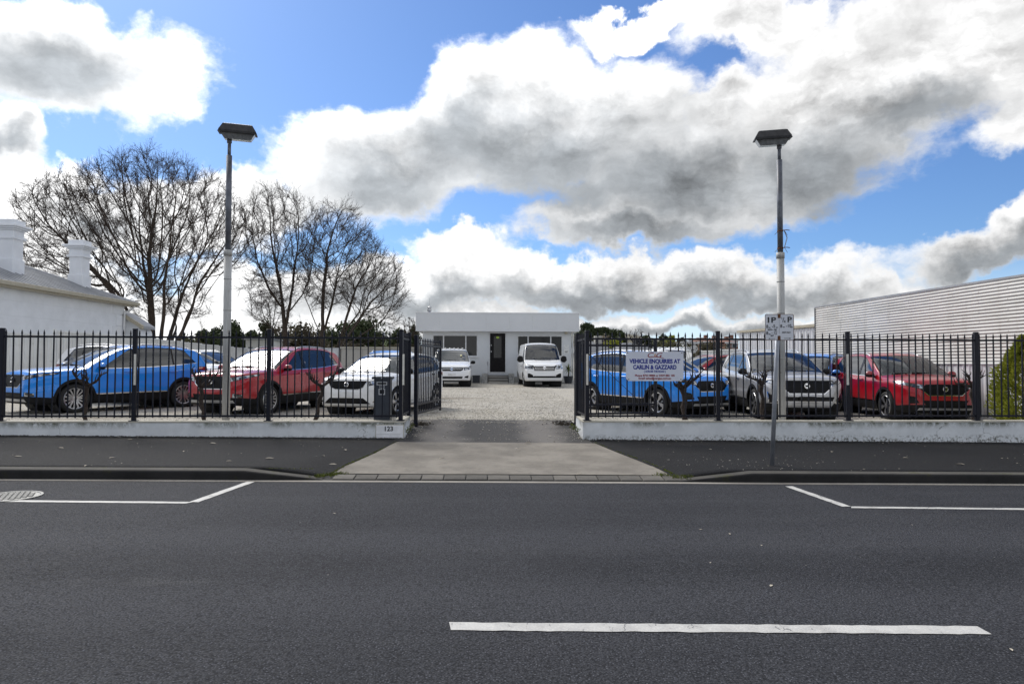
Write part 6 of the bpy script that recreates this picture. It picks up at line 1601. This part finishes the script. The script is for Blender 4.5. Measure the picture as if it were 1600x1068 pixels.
# a thin bare sapling left of the narrow tree and two far ones
def small_bare(px, ytop, ybase, Y, wpx, seed, label):
    b = aty(px, ybase, Y); h = aty(px, ytop, Y).z - b.z; w = wpx / FPX * Y / 2
    env = lambda p_: (p_.x / w) ** 2 + (p_.y / w) ** 2 + ((p_.z - h * .62) / (h * .40)) ** 2 < 1
    return bare_tree(tuple(b), [([(0, 0, 0), (.1, 0, h * .35)], None)] + [([(0, 0, h * .28), (x * w, y * w, h * .55)], (0, 0, h * .28)) for x, y in ((-.4, .1), (.4, -.1), (0, .4), (.05, -.4))], env, seed, label, (-w, w, -w, w, 0, h), n_att=260, z_lo=h * .2, group='bare winter trees behind the yard',
                     tip=.0095 * Y / 50, step=h * .05, kill=h * .07, twig=(h * .05, h * .10))
small_bare(424, 452, 548, 56, 62, 5, 'thin bare sapling between the floodlight pole and the narrow tree')
small_bare(992, 512, 548, 150, 34, 6, 'far round bare tree on the slope right of the office')
small_bare(640, 497, 545, 75, 30, 8, 'pale bare tree touching the left corner of the office roof')

# ------------------------------------------------------------------ leafy trees, hedges and shrubs
def leafy(px, ytop, wpx, Y, mat_, seed, label, ybase=545, n=1500, trunk=True, clumps=9, cat='tree', name='leafy_tree', flat=1.0, group='leafy trees beyond the yard', leaf=None, low=.0):
    g = random.Random(seed); b = aty(px, ybase, Y); b.z = min(b.z, terr(b.x, Y) + .3) if Y > 60 else min(b.z, LOT - .3)
    h = aty(px, ytop, Y).z - b.z; w = wpx / FPX * Y * (1.0 if trunk else 1.3); t_ = empty(name, tuple(b), 0, label, cat, group)
    ch = h * (.62 if trunk else 1.0) * flat; z0 = h - ch
    if trunk:
        mb = MB().tube([(0, 0, 0), (g.uniform(-.1, .1), 0, z0 * .6 + .2), (g.uniform(-.2, .2), 0, z0 + ch * .35)], [h * .035, h * .028, h * .018], 7)
        for _ in range(4): a = g.uniform(0, 6.28); mb.tube([(0, 0, z0 + .1 * ch), (math.cos(a) * w * .26, math.sin(a) * w * .2, z0 + ch * .55)], [h * .016, h * .008], 5)
        mb.build('trunk', 'bark', t_, True)
    C = []
    for k in range(clumps):
        a = g.uniform(0, 6.28); rr = g.uniform(.15, .62) ** .8; zz = g.uniform(.22, .80) if trunk else g.uniform(.10, .72); s = w * (g.uniform(.18, .30) if trunk else g.uniform(.22, .34)); k_ = (1 - abs(zz - .45) * .9)
        C.append((math.cos(a) * w * .5 * rr * k_, math.sin(a) * w * .42 * rr * k_, z0 + ch * zz, s, min(s * .8, ch * (.30 if trunk else .36))))
    C.append((0, 0, z0 + ch * .80, w * .22, ch * .20))
    V = []; F = []; ls = leaf or max(.06, Y / FPX * 2.4)
    for i in range(n):
        cx, cy, cz, s, sz = C[g.randrange(len(C))]
        while True:
            q = Vector((g.gauss(0, 1), g.gauss(0, 1), g.gauss(0, 1)))
            if q.length > .1: break
        q = q.normalized() * (g.random() ** .33); r_ = 1.0 + g.gauss(0, .13); x, y, z = cx + q.x * s * r_, cy + q.y * s * r_, max(low, cz + q.z * sz * r_)
        nrm = (q + Vector((g.gauss(0, .5), g.gauss(0, .5), g.gauss(0, .5)))).normalized(); u = nrm.orthogonal().normalized(); w2 = nrm.cross(u); a = g.uniform(0, 6.28); u, w2 = u * math.cos(a) + w2 * math.sin(a), w2 * math.cos(a) - u * math.sin(a)
        l_ = ls * g.uniform(.6, 1.5); c_ = Vector((x, y, z)); k = len(V)
        V += [tuple(c_ - u * l_), tuple(c_ + w2 * l_ * .55), tuple(c_ + u * l_), tuple(c_ - w2 * l_ * .55)]; F.append((k, k + 1, k + 2, k + 3))
    mb = MB(); mb.v = V; mb.f = F; mb.mi = [0] * len(F); tag(mb.build('crown', mat_, t_), kind='stuff'); return t_
leafy(363, 501, 52, 74, 'leaf_dark', 1, 'round dark evergreen tree behind the floodlight pole', n=2600)
leafy(318, 513, 30, 85, 'leaf_dark', 2, 'small dark tree left of the floodlight pole beyond the fence')
leafy(337, 511, 34, 82, 'leaf_dark', 3, 'ragged dark tree just left of the floodlight pole')
leafy(288, 520, 46, 80, 'leaf_olive', 4, 'low dull shrub mass by the big bare tree trunk', trunk=False, cat='shrub', name='shrub')
leafy(414, 496, 34, 66, 'leaf_dark', 5, 'open conifer like tree left of the narrow bare trunk', n=900, clumps=14)
leafy(395, 515, 34, 78, 'leaf_dark', 6, 'low dark tree above the grey shed roof')
leafy(474, 500, 66, 63, 'leaf_scrub', 7, 'large olive brown bush behind the two bare trunks', n=4200, trunk=False, clumps=16, cat='bush', name='bush')
leafy(432, 509, 46, 68, 'leaf_scrub', 8, 'brown scrubby bush left of the large olive bush', n=1800, trunk=False, cat='bush', name='bush')
leafy(452, 505, 56, 70, 'leaf_scrub', 41, 'olive scrub filling the gap behind the narrow bare trunk', n=2600, trunk=False, cat='bush', name='bush', clumps=14)
leafy(506, 504, 60, 74, 'leaf_olive', 42, 'dark olive bush between the twin bare trunks', n=2600, trunk=False, cat='bush', name='bush', clumps=14)
leafy(398, 518, 66, 90, 'leaf_dark', 43, 'low dark trees in a line above the sheds', n=2000, trunk=False, cat='bush', name='bush', clumps=14)
leafy(330, 519, 84, 95, 'leaf_dark', 44, 'low dark belt of trees behind the floodlight pole', n=2600, trunk=False, cat='bush', name='bush', clumps=18)
leafy(612, 517, 60, 92, 'leaf_dark', 45, 'low dark trees between the broad evergreen and the office', n=1800, trunk=False, cat='bush', name='bush', clumps=14)
leafy(537, 502, 66, 72, 'leaf_dark', 9, 'dark evergreen tree right of the twin trunks', n=2600, clumps=12)
leafy(568, 499, 76, 76, 'leaf_dark', 10, 'broad dark evergreen tree above the rendered back wall', n=3600, clumps=14)
leafy(592, 520, 44, 80, 'leaf_olive', 12, 'low green tree at the foot of the broad evergreen', n=1200, trunk=False, cat='shrub', name='shrub')
leafy(622, 513, 40, 78, 'leaf_dark', 13, 'small dark tree near the left end of the office')
leafy(646, 508, 26, 82, 'leaf_dark', 14, 'dark tree half hidden by the left side of the office', n=900)
leafy(625, 534, 60, 60, 'leaf_scrub', 15, 'low brown hedge above the rendered back wall', n=1600, trunk=False, cat='hedge', name='hedge', clumps=14, flat=.8)
leafy(540, 533, 70, 58, 'leaf_scrub', 16, 'low tangled hedge behind the twin bare trunks', n=1800, trunk=False, cat='hedge', name='hedge', clumps=16, flat=.8)
leafy(915, 504, 36, 210, 'leaf_dark', 20, 'tall dark tree on the hill beside the office fascia', n=2000)
leafy(936, 511, 40, 215, 'leaf_dark', 21, 'dark hillside tree second from the office', n=1800)
leafy(953, 515, 36, 220, 'leaf_dark', 22, 'dark hillside tree at the lower end of the ridge', n=1500)
leafy(946, 523, 34, 180, 'leaf_pale', 23, 'pale leafless looking bush below the ridge trees', n=1000, trunk=False, cat='bush', name='bush')
leafy(969, 514, 22, 170, 'leaf_dark', 24, 'open topped tree between the ridge and the far bare tree', n=700)
leafy(958, 528, 36, 165, 'leaf_lime', 25, 'bright green bush below the ridge', n=900, trunk=False, cat='bush', name='bush')
leafy(908, 535, 34, 120, 'leaf_olive', 26, 'olive bank of bushes beside the office corner', n=1500, trunk=False, cat='bush', name='bush')
leafy(1010, 523, 26, 160, 'leaf_dark', 27, 'dark round tree right of the far bare tree', n=1100)
leafy(1036, 521, 24, 150, 'leaf_dark', 28, 'dark tree above the van roof', n=900)
leafy(1050, 523, 24, 140, 'leaf_lime', 29, 'yellow green tree above the van', n=1000)
leafy(1066, 527, 20, 155, 'leaf_olive', 30, 'small dull tree left of the red roofed houses', n=800)
leafy(1045, 532, 80, 110, 'leaf_olive', 31, 'long low hedge beyond the white van at the back', n=2400, trunk=False, cat='hedge', name='hedge', clumps=18, flat=.85)
leafy(1104, 532, 50, 100, 'leaf_scrub', 32, 'brown green bush below the red roofed houses', n=1800, trunk=False, cat='bush', name='bush', clumps=12)
leafy(970, 541, 18, 95, 'leaf_lime', 33, 'small rounded shrub by the dark sloping roofs', n=600, trunk=False, cat='shrub', name='shrub')
leafy(1000, 541, 18, 95, 'leaf_lime', 34, 'second small rounded shrub by the dark sloping roofs', n=600, trunk=False, cat='shrub', name='shrub')
leafy(940, 543, 12, 90, 'leaf_olive', 35, 'small bush before the grey roof beside the office', n=400, trunk=False, cat='shrub', name='shrub')
leafy(930, 528, 70, 190, 'leaf_olive', 36, 'green under storey below the hill trees', n=2200, trunk=False, cat='bush', name='bush', clumps=18, flat=.9)
# bright conifer at the right edge, inside the fence
b = aty(1606, 655, 13.3); sh = empty('conifer_shrub', (b.x, 13.35, lotf(b.x, 13.35)), 0, 'dense yellow green conifer shrub at the far end of the fence', 'shrub')
g = random.Random(9); V = []; F = []; Hc = aty(1600, 528, 13.3).z - .15; Rc = .52
for i in range(15000):
    z = Hc * (1 - g.random() ** 1.25) ; k = z / Hc; prof = Rc * (math.sin(min(1, (k + .10) / .38) * math.pi / 2)) * (1 - max(0, (k - .35) / .65) ** 1.7) + .02
    a = g.uniform(0, 6.28); lump = 1 + .17 * math.sin(a * 5 + z * 7) + .14 * math.sin(a * 9 - z * 11) + .10 * math.sin(a * 3 + z * 17); r_ = prof * lump * (.40 + .60 * g.random() ** .4)
    q = Vector((math.cos(a), math.sin(a), .55)); c_ = Vector((r_ * math.cos(a), r_ * math.sin(a), z)); u = (q + Vector((g.gauss(0, .5), g.gauss(0, .5), g.gauss(.3, .5)))).normalized(); w2 = u.orthogonal().normalized(); a2 = g.uniform(0, 6.28); w2 = (w2 * math.cos(a2) + u.cross(w2) * math.sin(a2)); l_ = g.uniform(.022, .052); k_ = len(V)
    V += [tuple(c_), tuple(c_ + u * l_ + w2 * l_ * .42), tuple(c_ + u * l_ * 2), tuple(c_ + u * l_ - w2 * l_ * .42)]; F.append((k_, k_ + 1, k_ + 2, k_ + 3))
mb = MB(); mb.v, mb.f, mb.mi = V, F, [0] * len(F); tag(mb.build('crown', 'leaf_lime', sh), kind='stuff'); MB().tube([(0, 0, 0), (.02, 0, Hc * .7)], [.05, .015], 6).build('trunk', 'bark', sh, True)

# ------------------------------------------------------------------ pollarded vines behind the fence
def vine(px, ytop_trunk, Y, arms, seed, label, lean=0.0, r=.037, gap=.0):
    g = random.Random(seed); b = aty(px, 655, Y); hgt = aty(px, ytop_trunk, Y).z - lotf(b.x, Y)
    v = empty('pollarded_vine', (b.x, Y, lotf(b.x, Y)), 0, label, 'pruned tree', 'pollarded vines along the fence')
    pts = []; n = 7
    for i in range(n + 1): s = i / n; pts.append(Vector((lean * s * hgt + .02 * math.sin(i * 1.9 + seed), .02 * math.sin(i * 1.3), hgt * s)))
    MB().tube(pts, [r * (1.25 if i == 0 else 1.0 + .18 * math.sin(i * 2.4 + seed)) * (1.25 if i == n else 1) for i in range(n + 1)], 9).build('trunk', 'vine_bark', v, True)
    top = pts[-1]; kn, tw = MB(), MB()
    for ax, az, l_ in arms:
        p_ = top.copy(); d = Vector((ax, g.uniform(-.3, .3), az)).normalized(); path = [p_.copy()]; k = 5; 
        for i in range(k): d = (d + Vector((g.gauss(0, .22), g.gauss(0, .2), g.gauss(.05, .22)))).normalized(); p_ = p_ + d * l_ / k; path.append(p_.copy())
        kn.tube(path, [r * .72, r * .62, r * .66, r * .48, r * .56, r * .40], 7)
        for i in range(2, 6):
            for _ in range(g.choice((1, 1, 2))):
                d2 = Vector((g.uniform(-1, 1) * .7 + ax * .3, g.uniform(-.6, .6), g.uniform(.1, 1))).normalized(); q = path[i] + d2 * g.uniform(.05, .10); tw.tube([path[i], q, q + (d2 + Vector((g.gauss(0, .4), 0, g.uniform(0, .5)))).normalized() * g.uniform(.03, .12)], [.012, .009, .004], 5)
    kn.build('arm', 'vine_bark', v, True); tag(tw.build('spur', 'vine_bark', v, True), kind='stuff'); return v
VY = 12.72
vine(133, 603, VY, [(-1, .55, .42), (1, .45, .40), (.35, 1, .20), (-.4, .9, .18)], 1, 'pollarded vine stump in front of the blue car by the tin fence')
vine(321, 606, VY, [(-1, .9, .45), (1, .9, .40), (.5, 1, .30), (-.3, .9, .25)], 2, 'crooked pollarded vine before the red car grille', lean=-.14)
vine(490, 603, VY, [(-1, 1.0, .36), (1, .8, .42), (.8, .45, .30), (-.9, .35, .2)], 3, 'leaning pollarded vine between the red car and white hatchback', lean=.20)
vine(1069, 607, VY, [(1, .75, .40), (-.35, 1, .20), (.2, 1, .18), (-.9, .25, .18)], 4, 'thick knuckled pollarded vine just right of the sign', r=.05)
vine(1191, 601, VY, [(-1, .55, .36), (1, .55, .34), (.5, 1, .22), (-.4, 1, .12)], 5, 'short pollarded vine before the silver car')
vine(1521, 606, VY, [(-1, .35, .42), (-.7, .9, .30), (1, .8, .32), (.4, 1, .22)], 6, 'pollarded vine in front of the conifer shrub')

# ------------------------------------------------------------------ far roofs and houses
def far_house(px0, px1, yr, ye, yb, Y, label, roof, wall_, dep=8, hip=True, wins=2, group='houses beyond the yard'):
    a, b = aty(px0, ye, Y), aty(px1, ye, Y); L = b.x - a.x; zb_ = aty(px0, yb, Y).z; zr_ = aty(px0, yr, Y).z; h = a.z - zb_
    H = empty('far_house', (a.x, Y, zb_), 0, label, 'house', group)
    MB().box(.3, L - .3, .3, dep, -2, h).build('wall', wall_, H); k = L * .28 if hip else 0
    mb = MB(); A, B, C_, D_ = (0, 0, h), (L, 0, h), (L, dep + .3, h), (0, dep + .3, h); E, F_ = (k, dep / 2, zr_ - zb_), (L - k, dep / 2, zr_ - zb_)
    mb.add([A, B, C_, D_, E, F_], [(0, 1, 5, 4), (1, 2, 5), (2, 3, 4, 5), (3, 0, 4), (3, 2, 1, 0)]); rf_ = mb.build('roof', roof, H)
    MB().box(L * .6, L * .6 + .7, dep * .4, dep * .4 + .7, h, zr_ - zb_ + .5).build('chimney', wall_, rf_)
    MB().box(-.05, L + .05, -.08, 0, h - .2, h).build('gutter', 'white_trim', H)
    for i in range(wins):
        x = L * (i + .7) / (wins + .4); w_ = min(1.8, L / wins * .4); f_ = MB().box(x - w_ / 2 - .1, x + w_ / 2 + .1, .22, .30, h * .30, h * .80).build('window', 'white_frame', H); MB().box(x - w_ / 2, x + w_ / 2, .19, .219, h * .34, h * .76).build('pane', 'office_glass', f_)
    return H
far_house(1090, 1122, 526, 533, 546, 130, 'far red tiled roof house seen above the red suv', 'roof_tile', 'brick_far')
far_house(1112, 1128, 527, 531, 546, 140, 'second far red tiled roof house close behind the first', 'roof_tile', 'brick_far', wins=1)
far_house(1133, 1153, 529, 534, 547, 105, 'far brick house with red roof beside the white shed', 'roof_tile', 'brick_far')
far_house(1140, 1157, 526, 531, 546, 125, 'far dark roofed house half hidden by the white shed', 'roof_dark', 'brick_far', wins=1)
far_house(1071, 1094, 531, 535, 541, 118, 'far low white house among the bushes above the van', 'roof_dark', 'white_trim', wins=3)
far_house(902, 966, 530, 551, 575, 62, 'grey metal roofed house close beside the office', 'roof_dark', 'block_wall', dep=10, wins=2, hip=True)
far_house(972, 1030, 533, 548, 570, 68, 'dark tiled roof house behind the blue suv', 'roof_dark', 'shade_dark', dep=10, wins=1)
far_house(580, 604, 521, 528, 533, 160, 'far pale house above the bright grass strip', 'roof_dark', 'white_trim', wins=2)
mb = MB(); a, b = aty(572, 540, 110), aty(604, 533, 150); 
mb.prism([(aty(572, 540, 105).x, 105), (aty(606, 540, 105).x, 105), (aty(606, 533, 150).x, 150), (aty(584, 533, 150).x, 150)], lambda x, y: -1, lambda x, y: aty(590, 540 - (y - 105) / 45 * 7.5, y).z)
struct('grass_bank', mb, 'grass')
MB_ = None
